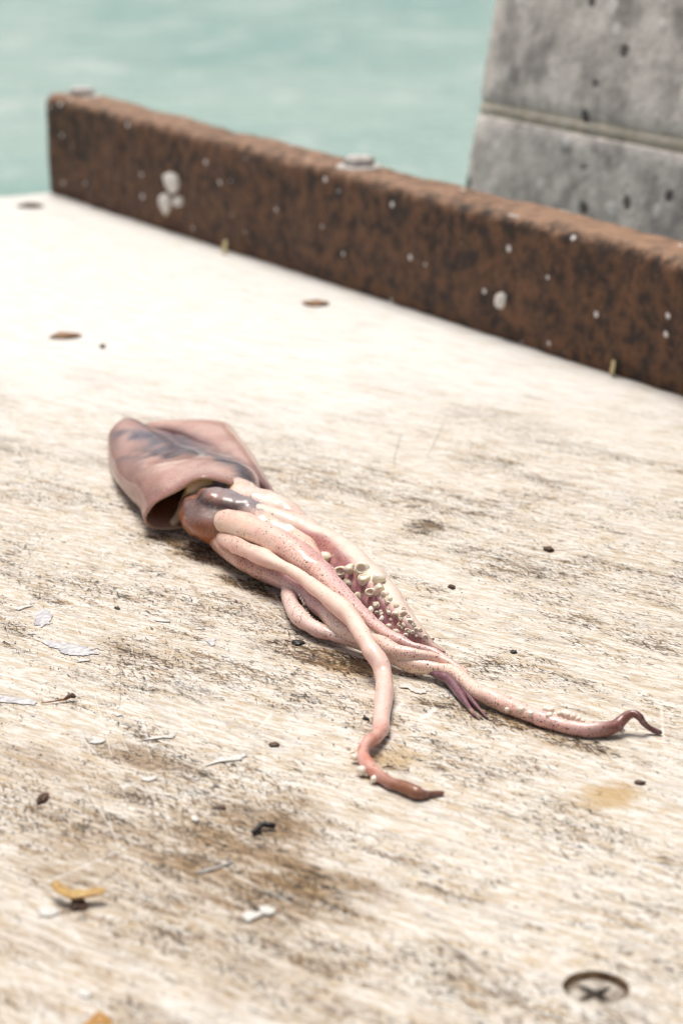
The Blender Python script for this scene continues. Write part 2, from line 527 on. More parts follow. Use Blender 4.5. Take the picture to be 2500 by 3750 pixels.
tag(beam, 'dark brown weathered timber beam bolted along the table edge', 'beam')

def lathe(profile, n=24):
    vs, fs = [], []
    for (r, z) in profile:
        for k in range(n):
            a = 2 * math.pi * k / n
            vs.append((r * math.cos(a), r * math.sin(a), z))
    for i in range(len(profile) - 1):
        for k in range(n):
            j = (k + 1) % n
            fs.append((i * n + k, i * n + j, (i + 1) * n + j, (i + 1) * n + k))
    fs.append(tuple(range(n))[::-1]); fs.append(tuple((len(profile) - 1) * n + k for k in range(n)))
    return vs, fs

washer_me = mesh_from('washer', *lathe([(0.0165, 0), (0.0165, 0.0016), (0.0155, 0.0022), (0.009, 0.0022)], 28))
washer_me.materials.append(M_STEEL)
def bolt_head():
    vs, fs = lathe([(0.0105, 0.0015), (0.0108, 0.0030), (0.0108, 0.0070), (0.0088, 0.0085), (0.002, 0.0088)], 6)
    return mesh_from('bolt', vs, fs, False)
bolt_me = bolt_head(); bolt_me.materials.append(M_STEEL)
for (sx, sy) in ((483, 378), (1425, 622)):
    p = at(sx, sy, BH)
    u = (p - KC).dot(BD)
    p = KC + BD * u + BN * (BT * 0.5) + Vector((0, 0, BH * beam_k(u) - 0.001))
    b = link('bolt', bolt_me, beam); b.location = p; b.rotation_euler = (0, 0, random.random())
    w = link('washer', washer_me, b)
# worn mark left by a lost washer farther along
p = at(2080, 775, BH); u = (p - KC).dot(BD)
w = link('washer', washer_me, beam); w.location = KC + BD * u + BN * (BT * 0.52) + Vector((0, 0, BH * beam_k(u) - 0.0018)); w.scale = (1.2, 1.2, 0.7)

# ------------------------------------------------------------------ concrete pillar behind the beam
PX0 = at_depth(1698, 690, 1.66)             # left arris where the beam hides it
PXT = at_depth(1810, 0, 1.66)
lean = (PXT.x - PX0.x) / (PXT.z - PX0.z)
pillar = empty('concrete_pillar', (PX0.x + 0.2, PX0.y, -1.7))
tag(pillar, 'grey concrete block pillar behind the right half of the beam', 'pillar')
PD = (BD * 1.0 + Vector((0, -0.06, 0))).normalized()
PN = Vector((-PD.y, PD.x, 0))
if PN.y < 0: PN = -PN
def pillar_block(name, z0, z1, mat, inset=0.0, tilt=0.0, rough=0.0012):
    W, D = 0.62, 0.34
    nu = 34
    zs = [0, 0.002, 0.005, 0.010]
    m_ = min(30, max(1, int((z1 - z0) / 0.02)))
    if z1 - z0 < 0.03: zl = [0, 0.5, 1]
    else:
        H_ = z1 - z0
        zl = [a / H_ for a in zs] + [0.010 / H_ + (1 - 0.020 / H_) * k / m_ for k in range(1, m_)] + [1 - a / H_ for a in zs[::-1]]
    nz = len(zl) - 1
    loopn = []
    vs, fs = [], []
    # perimeter in plan
    per = [(u / nu * W, 0) for u in range(nu)] + [(W, v / 14 * D) for v in range(14)] + [(W - u / nu * W, D) for u in range(nu)] + [(0, D - v / 14 * D) for v in range(14)]
    n = len(per)
    for i in range(nz + 1):
        f = zl[i]
        for (u, v) in per:
            edge = min(f, 1 - f) * (z1 - z0)
            rnd = 0.0012 * (1 - sstep(0, 0.005, edge)) + inset
            cu, cv = W / 2, D / 2
            du = rnd * (1 if u < cu else -1) if u in (0, W) else 0
            dv = rnd * (1 if v < cv else -1) if v in (0, D) else 0
            crn = 0
            if (u < 0.02 and v < 0.02): crn = 0.0012
            z = z0 + (z1 - z0) * f - tilt * u
            base = PX0 + PD * (u + du) + PN * (v + dv + crn)
            lx = lean * (z - PX0.z) * (1 - 0.6 * u / W)
            nz_ = noise.noise(Vector((base.x * 30, base.y * 30, z * 30))) * rough + noise.noise(Vector((base.x * 9, base.y * 9, z * 9))) * rough
            vs.append(Vector((base.x + lx, base.y, z)) + PN * nz_ - PD * nz_ * 0.6)
    for i in range(nz):
        for j in range(n):
            k = (j + 1) % n
            fs.append((i * n + j, i * n + k, (i + 1) * n + k, (i + 1) * n + j))
    fs.append(tuple(range(n))[::-1]); fs.append(tuple(nz * n + j for j in range(n)))
    o = link(name, mesh_from(name, vs, fs), pillar, [mat])
    o.matrix_parent_inverse = Matrix.Translation(-Vector(pillar.location))
    return o
zj = at_depth(1742, 395, 1.66).z
pillar_block('block', zj + 0.006, zj + 0.42, M_BLOCK)
pillar_block('mortar_joint', zj - 0.005, zj + 0.0065, M_MORTAR, 0.0006)
pillar_block('block', zj - 0.40, zj - 0.0045, M_BLOCK)
pillar_block('mortar_joint', zj - 0.411, zj - 0.3995, M_MORTAR, 0.004)
pillar_block('block', -1.9, zj - 0.4105, M_BLOCK)

# ------------------------------------------------------------------ squid
def mat_squid():
    m = NT('squid_skin')
    P = m.pos()
    at_ = m.n('ShaderNodeVertexColor', layer_name='col')
    col, dens = at_.outputs['Color'], at_.outputs['Alpha']
    n1 = m.noise(P, 160, 4, 0.6)
    n2 = m.noise(P, 700, 3, 0.6)
    c = m.mix(m.mul(m.ss(n1, 0.40, 0.66), 0.24), col, m.mix(1.0, col, (0.86, 0.55, 0.52), 'MULTIPLY'))
    c = m.mix(m.mul(m.ss(n2, 0.5, 0.75), 0.12), c, (0.95, 0.86, 0.78))
    # chromatophores: reddish brown and near-black dots
    Pw = m.n('ShaderNodeVectorMath', {0: m.n('ShaderNodeVectorMath', {0: m.noise(P, 900, 1, 0.5, col=True), 1: (0.5, 0.5, 0.5)}, operation='SUBTRACT').outputs[0], 1: (0.0007, 0.0007, 0.0007), 2: P}, operation='MULTIPLY_ADD').outputs[0]
    def dots(scale, size, seedoff, dlo):
        v = m.n('ShaderNodeTexVoronoi', {'Vector': m.map(Pw, 0.3, (1, 1, 1), seedoff), 'Scale': scale, 'Randomness': 1.0})
        pick = m.sep(v.outputs['Color'])
        r = m.mul(m.add(0.45, m.mul(pick[1], 0.75)), size)
        on = m.math('LESS_THAN', pick[0], m.mul(dens, dlo))
        return m.mul(m.ss(m.sub(v.outputs['Distance'], r), 0.06, -0.05), on), pick[2]
    d1, k1 = dots(1350, 0.30, (0, 0, 0), 0.95)
    d2, k2 = dots(2300, 0.30, (1.3, 2.1, 0.7), 0.9)
    d3, k3 = dots(900, 0.32, (3.3, 0.1, 0.2), 0.50)
    c = m.mix(m.mul(d2, 0.55), c, (0.30, 0.095, 0.045))
    c = m.mix(m.mul(d1, 0.85), c, m.mix(k1, (0.15, 0.035, 0.02), (0.035, 0.015, 0.02)))
    c = m.mix(m.mul(d3, 0.85), c, m.mix(k3, (0.22, 0.05, 0.02), (0.03, 0.012, 0.012)))
    hgt = m.add(m.mul(n1, 0.7), m.mul(n2, 0.3))
    b = m.bsdf(Base_Color=c, Roughness=0.42, Specular_IOR_Level=0.35, Coat_Weight=0.5, Coat_Roughness=0.04,
               Normal=m.bump(hgt, 0.35, 0.0007))
    b.inputs['Subsurface Weight'].default_value = 0.22
    b.inputs['Subsurface Radius'].default_value = (1.0, 0.42, 0.30)
    b.inputs['Subsurface Scale'].default_value = 0.0022
    return m.mat
M_SQUID = mat_squid()

# palette (albedo, dot density)
PINK = (0.80, 0.54, 0.46); ROSE = (0.60, 0.34, 0.34); CREAM = (0.80, 0.62, 0.47); PALE = (0.82, 0.70, 0.63)
MAUVE = (0.46, 0.27, 0.29); PLUM = (0.11, 0.055, 0.065); RUST = (0.34, 0.135, 0.075); BROWN = (0.20, 0.085, 0.06)
SLATE = (0.105, 0.10, 0.13); FLESH = (0.62, 0.375, 0.315); YELL = (0.78, 0.56, 0.30); PEACH = (0.83, 0.62, 0.485)

SV, SF, SC = [], [], []

def add_grid(rows, cols, closed=True):
    """rows: list of lists of points, cols same shape rgba"""
    base = len(SV)
    n = len(rows[0])
    for r, c in zip(rows, cols):
        SV.extend(r); SC.extend(c)
    for i in range(len(rows) - 1):
        for j in range(n if closed else n - 1):
            k = (j + 1) % n
            SF.append((base + i * n + j, base + i * n + k, base + (i + 1) * n + k, base + (i + 1) * n + j))
    return base, n

def sweep(ctrl, colour, section=None, span=7, nseg=22, wob=0.0003, flat=1.0, cap=True, lump=0.07, bright=0.80, fat=1.0):
    """ctrl: (sx, sy, z_mm, half width in photo px).  colour(t, phi, p)->(r,g,b,d); section(t, phi)->radius factor.
    phi 0 faces the near left, 90 deg up, 180 deg the far right"""
    pts = []
    for (sx, sy, z, r) in ctrl:
        w = at(sx, sy, z / 1000)
        pts.append((w.x, w.y, w.z, fat * r * (w - EYE).length / FPX))
    pts = catmull(pts, span)
    rows, cols = [], []
    m = len(pts)
    # arc length
    L = [0.0]
    for i in range(1, m):
        L.append(L[-1] + (Vector(pts[i][:3]) - Vector(pts[i - 1][:3])).length)
    prev_side = None
    seed = len(SV) * 0.013
    for i in range(m):
        p = Vector(pts[i][:3]); r = max(0.0002, pts[i][3])
        a = Vector(pts[max(i - 1, 0)][:3]); b = Vector(pts[min(i + 1, m - 1)][:3])
        T = (b - a).normalized()
        side = T.cross(Vector((0, 0, 1)))
        if side.length < 0.05: side = prev_side or Vector((-1, 0, 0))
        side.normalize()
        if prev_side is not None:
            side = (side * 0.6 + prev_side * 0.4).normalized()
        prev_side = side
        nrm = side.cross(T).normalized()
        if nrm.z < 0: nrm = -nrm
        t = L[i] / L[-1]
        row, crow = [], []
        for k in range(nseg):
            ph = 2 * math.pi * k / nseg
            f = section(t, math.degrees(ph)) if section else 1.0
            la = L[i] * 24
            f *= 1 + lump * (noise.noise(Vector((la, seed, 0))) * math.cos(2 * ph + 2.5 * noise.noise(Vector((la * 0.6, seed, 3)))) + 0.8 * noise.noise(Vector((la, seed, 7))) * math.cos(3 * ph + seed) + 0.25 * noise.noise(Vector((la * 2.2, seed, 9))))
            q = p + side * (math.cos(ph) * r * f) + nrm * (math.sin(ph) * r * f * flat)
            nz = noise.noise(q * 260) * wob + noise.noise(q * 95) * wob * 2.2 * min(1.0, r / 0.003)
            q = q + (q - p).normalized() * nz
            if q.z < 0.0003: q.z = 0.0003 + 0.0001 * math.sin(k)
            row.append(q)
            cc = colour(t, math.degrees(ph), q)
            rgb = [x ** bright for x in cc[:3]]; lum = sum(rgb) / 3
            crow.append((*[max(0.002, lum + (x - lum) * 1.3) for x in rgb], cc[3]))
        rows.append(row); cols.append(crow)
    base, n = add_grid(rows, cols)
    if cap:
        for (ri, sgn) in ((0, -1), (m - 1, 1)):
            p = Vector(pts[ri][:3])
            a = Vector(pts[max(ri - 1, 0)][:3]); b = Vector(pts[min(ri + 1, m - 1)][:3])
            T = (b - a).normalized() * sgn
            prev = base + ri * n
            # two shrinking rings for a rounded end
            ringp = rows[ri]
            for s, adv in ((0.8, 0.45), (0.45, 0.75)):
                nb = len(SV)
                for k in range(n):
                    q = p + (ringp[k] - p) * s + T * (pts[ri][3] * adv)
                    if q.z < 0.0003: q.z = 0.0003
                    SV.append(q); SC.append(cols[ri][k])
                for k in range(n):
                    j = (k + 1) % n
                    fc = (prev + k, prev + j, nb + j, nb + k)
                    SF.append(fc if sgn > 0 else fc[::-1])
                prev = nb
            nb = len(SV)
            SV.append(p + T * pts[ri][3] * 0.85); SC.append(cols[ri][0])
            if SV[-1].z < 0.0003: SV[-1].z = 0.0003
            for k in range(n):
                j = (k + 1) % n
                fc = (prev + k, prev + j, nb)
                SF.append(fc if sgn > 0 else fc[::-1])
    return pts

def nn(p, s): return noise.noise(p * s)

# ---- mantle: flattened tube, open towards the head
MA = Vector((-0.0600, 0.9380, 0)); MB = Vector((-0.0900, 1.0900, 0))
MAX = (MB - MA).normalized(); MS = Vector((MAX.y, -MAX.x, 0))        # MS points right
# t, left half width, right half width, height
prof = [(0.10, 0.0300, 0.0265, 0.0275), (0.25, 0.0330, 0.0270, 0.0235), (0.45, 0.0358, 0.0250, 0.0188),
        (0.65, 0.0352, 0.0215, 0.0150), (0.82, 0.0335, 0.0175, 0.0125), (0.93, 0.0315, 0.0150, 0.0115), (0.985, 0.0270, 0.0120, 0.0095), (1.0, 0.0200, 0.0080, 0.0070)]
NSEG = 60
RIM = [(-60, 938, .6), (-70, 936, .6), (-79, 933, .8), (-86, 930, 3.0), (-88.5, 927, 8.5), (-84.5, 925, 15.6), (-79.4, 925, 19.2), (-74.4, 925, 21.9), (-70, 924, 24.9), (-65.5, 923, 28.3),
       (-60.5, 922, 29.6), (-54, 923, 28), (-47, 926, 24.5), (-40, 930, 18.5), (-35.5, 934, 10), (-36.5, 937, 2.5), (-43, 938, .7), (-51, 938, .6)]
rl = catmull([RIM[-1]] + RIM + RIM[:2], 10)[10:10 + 10 * len(RIM)]
def rim_pt(k, inset=0.0):
    x = (k / NSEG) * len(rl); i = int(x) % len(rl); u = x - int(x)
    p = Vector(rl[i]).lerp(Vector(rl[(i + 1) % len(rl)]), u) / 1000
    c = Vector((-0.061, p.y, 0.012))
    d = (c - p); d.y = 0
    return p + d.normalized() * inset
def body_pt(t, aL, aR, h, k, inset=0.0):
    a = 2 * math.pi * k / NSEG                     # from the underside round by the left
    sx, cz = -math.sin(a), -math.cos(a)
    e = 0.85 - 0.25 * sstep(0.5, 1.0, t)
    x = math.copysign(abs(sx) ** e, sx) * ((aL if sx < 0 else aR) - inset)
    zc_ = h * 0.40
    if cz >= 0:
        z = zc_ + (h * 0.60 - inset) * cz ** (1.15 if sx < 0 else 0.85)
    else:
        z = zc_ - (zc_ - inset) * abs(cz) ** 0.6
    p = MA + (MB - MA) * t + MS * x
    p.z = max(z, 0.0006 + inset)
    if cz > 0 and not inset:
        p.z += cz * (0.0009 * math.sin(x * 230 + t * 6) * (0.3 + t) + noise.noise(Vector((p.x * 45, p.y * 28, 2))) * 0.0018)
        # sunken line along the back towards the tail
        p.z -= 0.0030 * math.exp(-((x - 0.002) / 0.008) ** 2) * sstep(0.55, 0.95, t)
        p.z += 0.0046 * math.exp(-((x + 0.024) / 0.010) ** 2) * sstep(0.6, 0.95, t)
    return p
def mantle_rows(inset, ts):
    ctrl_rows = [[rim_pt(k, inset) for k in range(NSEG)]] + [[body_pt(t, a, b, h, k, inset) for k in range(NSEG)] for (t, a, b, h) in prof]
    cols_ = [catmull([tuple(r[k]) for r in ctrl_rows], 6) for k in range(NSEG)]
    n_ = len(cols_[0])
    return [[Vector(cols_[k][i]) for k in range(NSEG)] for i in range(n_)]
def mantle_col(t, k, p, inner=False):
    a = 2 * math.pi * k / NSEG
    c, s = -math.sin(a), -math.cos(a)
    v1 = nn(p, 45); v2 = nn(p + Vector((3, 1, 0)), 120); v3 = nn(p + Vector((1, 7, 0)), 22); v4 = nn(p + Vector((9, 2, 0)), 260)
    if inner:
        col = mixc(CREAM, YELL, 0.5 + 0.5 * v1)
        return (*mixc(col, (0.80, 0.70, 0.66), sstep(0.0, 0.5, v3 + 0.1)), 0.02)
    base = mixc((0.36, 0.175, 0.135), (0.64, 0.405, 0.34), sstep(-0.5, 0.35, v1 + 0.5 * v2))
    base = mixc(base, (0.40, 0.19, 0.165), sstep(0.05, 0.5, v2 + 0.4 * v4) * 0.55)
    # rust down the left side and under the fold
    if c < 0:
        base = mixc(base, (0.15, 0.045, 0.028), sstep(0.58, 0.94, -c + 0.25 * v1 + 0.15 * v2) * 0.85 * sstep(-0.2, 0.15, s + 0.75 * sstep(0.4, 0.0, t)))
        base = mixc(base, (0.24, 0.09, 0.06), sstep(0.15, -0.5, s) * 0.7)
    # slate blotch along the back
    x = (p - (MA + (MB - MA) * t)).dot(MS)
    d = (x - (0.0195 - 0.050 * min(t, 0.6))) / (0.0070 + 0.006 * sstep(0.05, 0.35, t)) + 0.75 * v1 + 0.6 * v2
    bl = math.exp(-d * d) * sstep(0.0, 0.14, t + 0.08 * v2) * (1 - 0.6 * sstep(0.7, 0.9, t)) * (1 if s > 0 else 0)
    base = mixc(base, mixc((0.045, 0.045, 0.065), (0.17, 0.15, 0.18), 0.5 + v4), min(1.0, 1.7 * bl * (0.95 + 0.7 * v2 + 0.4 * v4)))
    d2 = (x + 0.010) / 0.010 + 1.2 * v1
    base = mixc(base, (0.26, 0.17, 0.19), 0.55 * math.exp(-d2 * d2) * sstep(0.3, 0.5, t) * (1 - sstep(0.7, 0.9, t)) * sstep(-0.1, 0.2, v2) * (1 if s > 0 else 0))
    if t > 0.86: base = mixc(base, (0.10, 0.05, 0.05), sstep(0.86, 1, t) * 0.75 * sstep(0.75, 0.3, abs(c)))
    hem = 1 - sstep(0.0, 0.035, t + 0.012 * v2)
    base = mixc(base, (0.24, 0.085, 0.07), hem * 0.85)
    base = tuple(x ** 0.84 for x in base)
    base = mixc(base, (0.040, 0.040, 0.060), min(1.0, 1.5 * bl) * sstep(-0.25, 0.35, v2 + 0.5 * v4) * 0.85)
    return (*base, 0.10 + 0.6 * hem)
outer_rows = mantle_rows(0.0, None)
inner_rows = mantle_rows(0.0016, None)
tt = catmull([(0.0,)] + [(q[0],) for q in prof], 6)
rows, cols = [], []
for i in range(20, -1, -1):                       # lining, from deep inside out to the lip
    rows.append(inner_rows[i]); cols.append([mantle_col(tt[i][0], k, inner_rows[i][k], True) for k in range(NSEG)])
lip = [(inner_rows[0][k] + outer_rows[0][k]) * 0.5 - MAX * 0.0012 for k in range(NSEG)]
rows.append(lip); cols.append([(*mixc(CREAM, RUST, 0.55), 0.3)] * NSEG)
for i in range(len(outer_rows)):
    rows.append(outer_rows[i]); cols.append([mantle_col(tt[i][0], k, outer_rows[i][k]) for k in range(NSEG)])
base, n = add_grid(rows, cols)
SF.append(tuple(base + j for j in range(n))[::-1])
last = base + (len(rows) - 1) * n
SF.append(tuple(last + j for j in range(n)))

# ---- fins: soft plates either side of the tail, root on the mantle, free edge outwards
def fin(root, edge, bulge, thick, colf):
    m = 26
    rp = catmull([tuple(at(*za(a, b), z / 1000)) for (a, b, z) in root], 8)
    ep = catmull([tuple(at(*za(a, b), z / 1000)) for (a, b, z) in edge], 8)
    def samp(pl, f):
        x = f * (len(pl) - 1); i = min(int(x), len(pl) - 2); u = x - i
        return Vector(pl[i]).lerp(Vector(pl[i + 1]), u)
    NW = 14
    rows, cols = [], []
    for i in range(m + 1):
        f = i / m
        A, B = samp(rp, f), samp(ep, f)
        up, dn, cu, cd = [], [], [], []
        for j in range(NW + 1):
            g = j / NW
            p = A.lerp(B, g)
            p.z += bulge * math.sin(math.pi * g) * (0.5 + 0.5 * math.sin(math.pi * f))
            p.z += noise.noise(Vector((p.x * 60, p.y * 40, 5))) * 0.0010 * g
            th = thick * (1 - 0.75 * g ** 2) * min(1, 4 * f + 0.25, 4 * (1 - f) + 0.25)
            # round the rim
            if j == NW: th = thick * 0.12
            q = p.copy(); q.z = max(0.0009, p.z + th * 0.5); up.append(q)
            r = p.copy(); r.z = max(0.0004, p.z - th * 0.5); dn.append(r)
            c = colf(f, g, p); cu.append(c); cd.append(c)
        rows.append(up + dn[::-1]); cols.append(cu + cd[::-1])
    b, n = add_grid(rows, cols)
    SF.append(tuple(b + j for j in range(n))[::-1]); SF.append(tuple(b + m * n + j for j in range(n)))

def finR_col(f, g, p):
    v1 = nn(p, 55); v2 = nn(p, 130)
    c = mixc((0.58, 0.36, 0.30), (0.46, 0.25, 0.20), 0.5 + 0.9 * v1 + 0.4 * v2)
    c = mixc(c, (0.13, 0.06, 0.06), sstep(0.24, 0.0, g + 0.12 * v2) * 0.85)  # dark root: shadow line of the crease put into the colour
    c = mixc(c, (0.26, 0.10, 0.085), sstep(0.82, 1.0, g + 0.1 * v2) * 0.8)
    c = mixc(c, (0.24, 0.13, 0.14), sstep(0.55, 0.95, f + 0.12 * v1) * 0.75)
    c = mixc(c, RUST, sstep(0.55, 0.9, f) * sstep(0.7, 1, g) * 0.6)
    return (c[0] ** 0.86, c[1] ** 0.86, c[2] ** 0.86, 0.08)
fin([(330, 185, 7), (580, 220, 10), (780, 320, 14), (910, 400, 16), (1040, 480, 17), (1160, 560, 15), (1250, 632, 11)],
    [(400, 140, 9.5), (690, 126, 12.5), (915, 128, 13), (1000, 195, 10), (1085, 300, 8), (1170, 435, 7), (1288, 642, 6)],
    0.0030, 0.0050, finR_col)
# ---- head and arm crown
def head_col(t, ph, p):
    v1 = nn(p, 80); v2 = nn(p, 220); v3 = nn(p + Vector((4, 0, 0)), 45)
    pa = ph if ph < 270 else ph - 360
    c = mixc((0.30, 0.165, 0.135), (0.14, 0.085, 0.075), sstep(-0.2, 0.35, v1 + 0.4 * v2))
    c = mixc(c, (0.31, 0.285, 0.30), sstep(62, 84, pa + 14 * v1) * (0.75 + 0.5 * v2))                 # silver-grey top
    dk = math.exp(-((pa - 48 - 12 * v1) / 12.0) ** 2) * sstep(0.12, 0.2, t + 0.04 * v2)
    c = mixc(c, (0.028, 0.018, 0.02), min(1, dk * (0.95 + 0.6 * v2)))
    c = mixc(c, mixc((0.36, 0.125, 0.05), (0.22, 0.075, 0.045), 0.5 + v2), sstep(22, -2, pa + 14 * v1) * 0.9)
    c = mixc(c, (0.80, 0.61, 0.52), sstep(0.34, 0.42, t + 0.03 * v1) * sstep(8, 40, pa))
    c = mixc(c, (0.80, 0.70, 0.66), 0.6 * math.exp(-((t - 0.33) / 0.02) ** 2) * math.exp(-((pa - 22) / 14.0) ** 2))
    c = mixc(c, (0.55, 0.34, 0.33), sstep(0.60, 0.72, t))
    return (*c, 0.35 + 0.4 * sstep(0.6, 0.7, t))
def head_sec(t, ph):
    pa = ph if ph < 270 else ph - 360
    return 1.0 + 0.10 * math.cos(math.radians(2 * ph)) - 0.20 * math.exp(-((pa - 46) / 18.0) ** 2) * (1 - sstep(0.3, 0.42, t)) + 0.06 * math.exp(-((pa + 5) / 25.0) ** 2) * (1 - sstep(0.3, 0.42, t)) + 0.07 * math.exp(-((t - 0.24) / 0.07) ** 2) - 0.10 * math.exp(-((t - 0.36) / 0.035) ** 2) * sstep(100, 60, pa)
sweep([(*za(830, 640), 14, 62), (*za(815, 690), 14, 74), (*za(830, 745), 14.5, 90), (*za(855, 795), 14.5, 106), (*za(915, 835), 14.5, 106),
       (*zg(430, 800), 14, 98), (*zg(620, 900), 13.5, 92), (*zg(900, 1000), 12.5, 84), (*zg(1200, 1150), 11, 72), (*zc(330, 480), 9.5, 48), (*zc(470, 620), 8, 38), (*zc(620, 760), 6.5, 28)],
      head_col, head_sec, span=9, nseg=44, wob=0.0010, flat=0.98, lump=0.12, bright=0.97)
# cream neck and funnel inside the mantle opening
def neck_col(t, ph, p):
    v1 = nn(p, 90)
    c = mixc(CREAM, YELL, 0.5 + v1)
    c = mixc(c, (0.84, 0.76, 0.66), sstep(0.2, 0.6, t) * 0.5)
    return (*c, 0.0)
sweep([(*za(800, 545), 24, 40), (*za(735, 585), 22, 42), (*za(712, 640), 18.5, 30), (*za(690, 715), 13, 21), (*za(660, 790), 8, 18), (*za(640, 850), 4, 14)], neck_col, None, 7, 20)
sweep([(*za(700, 600), 17, 28), (*za(640, 690), 11, 17), (*za(610, 790), 6, 18), (*za(560, 850), 3, 16)], neck_col, None, 6, 16)
# web that carries the back arms
def web_col(t, ph, p):
    v1 = nn(p, 80); v2 = nn(p, 240)
    c = mixc((0.80, 0.64, 0.57), (0.70, 0.50, 0.43), sstep(-0.2, 0.4, v1))
    c = mixc(mixc((0.10, 0.08, 0.09), (0.28, 0.265, 0.31), sstep(-0.25, 0.15, v1 + 0.5 * v2)), c, sstep(0.14, 0.27, t + 0.06 * v1))
    c = mixc(c, (0.60, 0.44, 0.26), 0.6 * math.exp(-((t - 0.36 - 0.1 * v1) / 0.06) ** 2) * sstep(0, 0.4, v2 + 0.2))
    return (*c, 0.16)
sweep([(*za(820, 600), 20, 36), (*za(900, 610), 20, 48), (*za(1000, 630), 18.5, 56), (*zg(545, 510), 18.3, 68), (*zg(790, 590), 17.6, 71), (*zg(1020, 690), 16.4, 65), (*zg(1250, 820), 14, 48), (*zg(1450, 930), 11, 22)], web_col, None, 8, 32, wob=0.0004)

# ---- arms
def arm_col(top, low, inner, d_top, d_low, tip=None, tip_from=0.9, base=None, base_to=0.0):
    def f(t, ph, p):
        v1 = nn(p, 70); v2 = nn(p + Vector((2, 5, 1)), 190)
        u = math.sin(math.radians(ph)); w = math.cos(math.radians(ph))
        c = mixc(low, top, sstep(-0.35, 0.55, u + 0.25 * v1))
        c = mixc(c, inner, sstep(0.1, 0.9, -w + 0.2 * v2) * 0.6)
        c = mixc(c, PEACH, sstep(0.15, 0.5, v2) * 0.25)
        d = d_low + (d_top - d_low) * sstep(-0.5, 0.7, u + 0.4 * v2)
        if base and t < base_to:
            c = mixc(base, c, sstep(0, base_to, t + 0.03 * v1)); 
        if tip and t > tip_from:
            k = sstep(tip_from, min(1, tip_from + 0.15), t + 0.03 * v1)
            c = mixc(c, tip, k); d = d + (0.5 - d) * k
        return (*c, max(0, d))
    return f

# A: the broad arm at the back, suckered face towards the camera
def colA(t, ph, p):
    v1 = nn(p, 90); v2 = nn(p + Vector((2, 5, 1)), 240)
    face = sstep(66 - 40 * sstep(0.32, 0.16, t), 44 - 40 * sstep(0.32, 0.16, t), ph + 14 * v1) if ph < 180 else (1.0 if ph > 320 else 0.0)
    ridge = mixc((0.76, 0.60, 0.52), (0.80, 0.68, 0.60), 0.5 + v1)
    ridge = mixc(ridge, (0.72, 0.56, 0.50), sstep(0.6, 1.0, t) * 0.6)
    fc = mixc((0.50, 0.25, 0.26), (0.24, 0.10, 0.13), sstep(-0.2, 0.4, v1))
    fc = mixc(fc, (0.62, 0.36, 0.26), sstep(0.2, 0.4, v2) * 0.5)
    fc = mixc(fc, PALE, sstep(0.28, 0.18, t) * 0.8)
    c = mixc(ridge, fc, face)
    tipk = sstep(0.90, 0.99, t)
    c = mixc(c, (0.40, 0.26, 0.22), tipk)
    return (*c, 0.01 + 0.62 * face * sstep(0.2, 0.35, t) + 0.2 * tipk)
def secA(t, ph):
    k = sstep(0.22, 0.36, t) * (1 - sstep(0.88, 0.98, t))
    d = ((ph - 20 + 180) % 360) - 180
    hollow = math.exp(-(d / 34.0) ** 2)
    ridge = math.exp(-((ph - 95) / 30.0) ** 2)
    return 1.0 - 0.30 * k * hollow + 0.06 * k * ridge
sweep([(*zb(440, 330), 18, 32), (*zb(640, 365), 19, 40), (*zb(860, 430), 18.5, 46), (*zb(1060, 495), 17, 52), (*zc(290, 145), 15, 55), (*zc(430, 228), 13.2, 60), (*zc(552, 325), 11.8, 66),
       (*zc(652, 440), 10.2, 70), (*zc(762, 568), 9.2, 69), (*zc(866, 685), 8, 63), (*zc(960, 785), 6.5, 52), (*zc(1050, 858), 4.8, 34), (*zc(1130, 915), 3, 19), (*zc(1225, 958), 2, 6)],
      colA, secA, span=8, nseg=36, wob=0.00035, fat=1.06)

# H: far-side arm and web at the base
colH = arm_col((0.74, 0.60, 0.54), (0.60, 0.44, 0.38), (0.50, 0.33, 0.28), 0.25, 0.15)
sweep([(*zg(380, 420), 17, 20), (*zg(640, 470), 17, 28), (*zg(900, 530), 16, 34), (*zg(1100, 630), 14.5, 28), (*zg(1300, 745), 12.5, 18), (*zg(1490, 850), 11, 7)], colH, span=7, nseg=24)
sweep([(*zg(560, 370), 13, 14), (*zg(820, 400), 12.5, 16), (*zg(1040, 500), 11, 16), (*zg(1250, 640), 9, 13), (*zg(1420, 760), 7, 9), (*zg(1510, 840), 6, 5)],
      arm_col((0.60, 0.47, 0.41), (0.45, 0.32, 0.28), (0.40, 0.26, 0.22), 0.4, 0.2), span=7, nseg=18)

# B: large speckled arm over the top
def colB(t, ph, p):
    v1 = nn(p, 70); v2 = nn(p + Vector((2, 5, 1)), 190)
    c = mixc(PEACH, PINK, sstep(0.0, 0.4, t + 0.25 * v1))
    c = mixc(c, CREAM, (1 - sstep(0.05, 0.45, t)) * sstep(30, -10, ph if ph < 180 else ph - 360) * 0.9)
    c = mixc(c, (0.55, 0.31, 0.345), sstep(0.25, 0.55, t) * sstep(40, 110, ph if ph < 270 else 0) * 0.8)
    c = mixc(c, (0.68, 0.47, 0.45), sstep(0.45, 0.7, t) * 0.7)
    c = mixc(c, (0.40, 0.20, 0.14), (1 - sstep(0.03, 0.13, t + 0.02 * v1)) * 0.9)
    return (*c, 0.20 + 0.5 * sstep(0.25, 0.5, t) + 0.15 * v1 - 0.25 * sstep(60, 110, ph if ph < 270 else 0) * (1 - sstep(0.2, 0.4, t)))
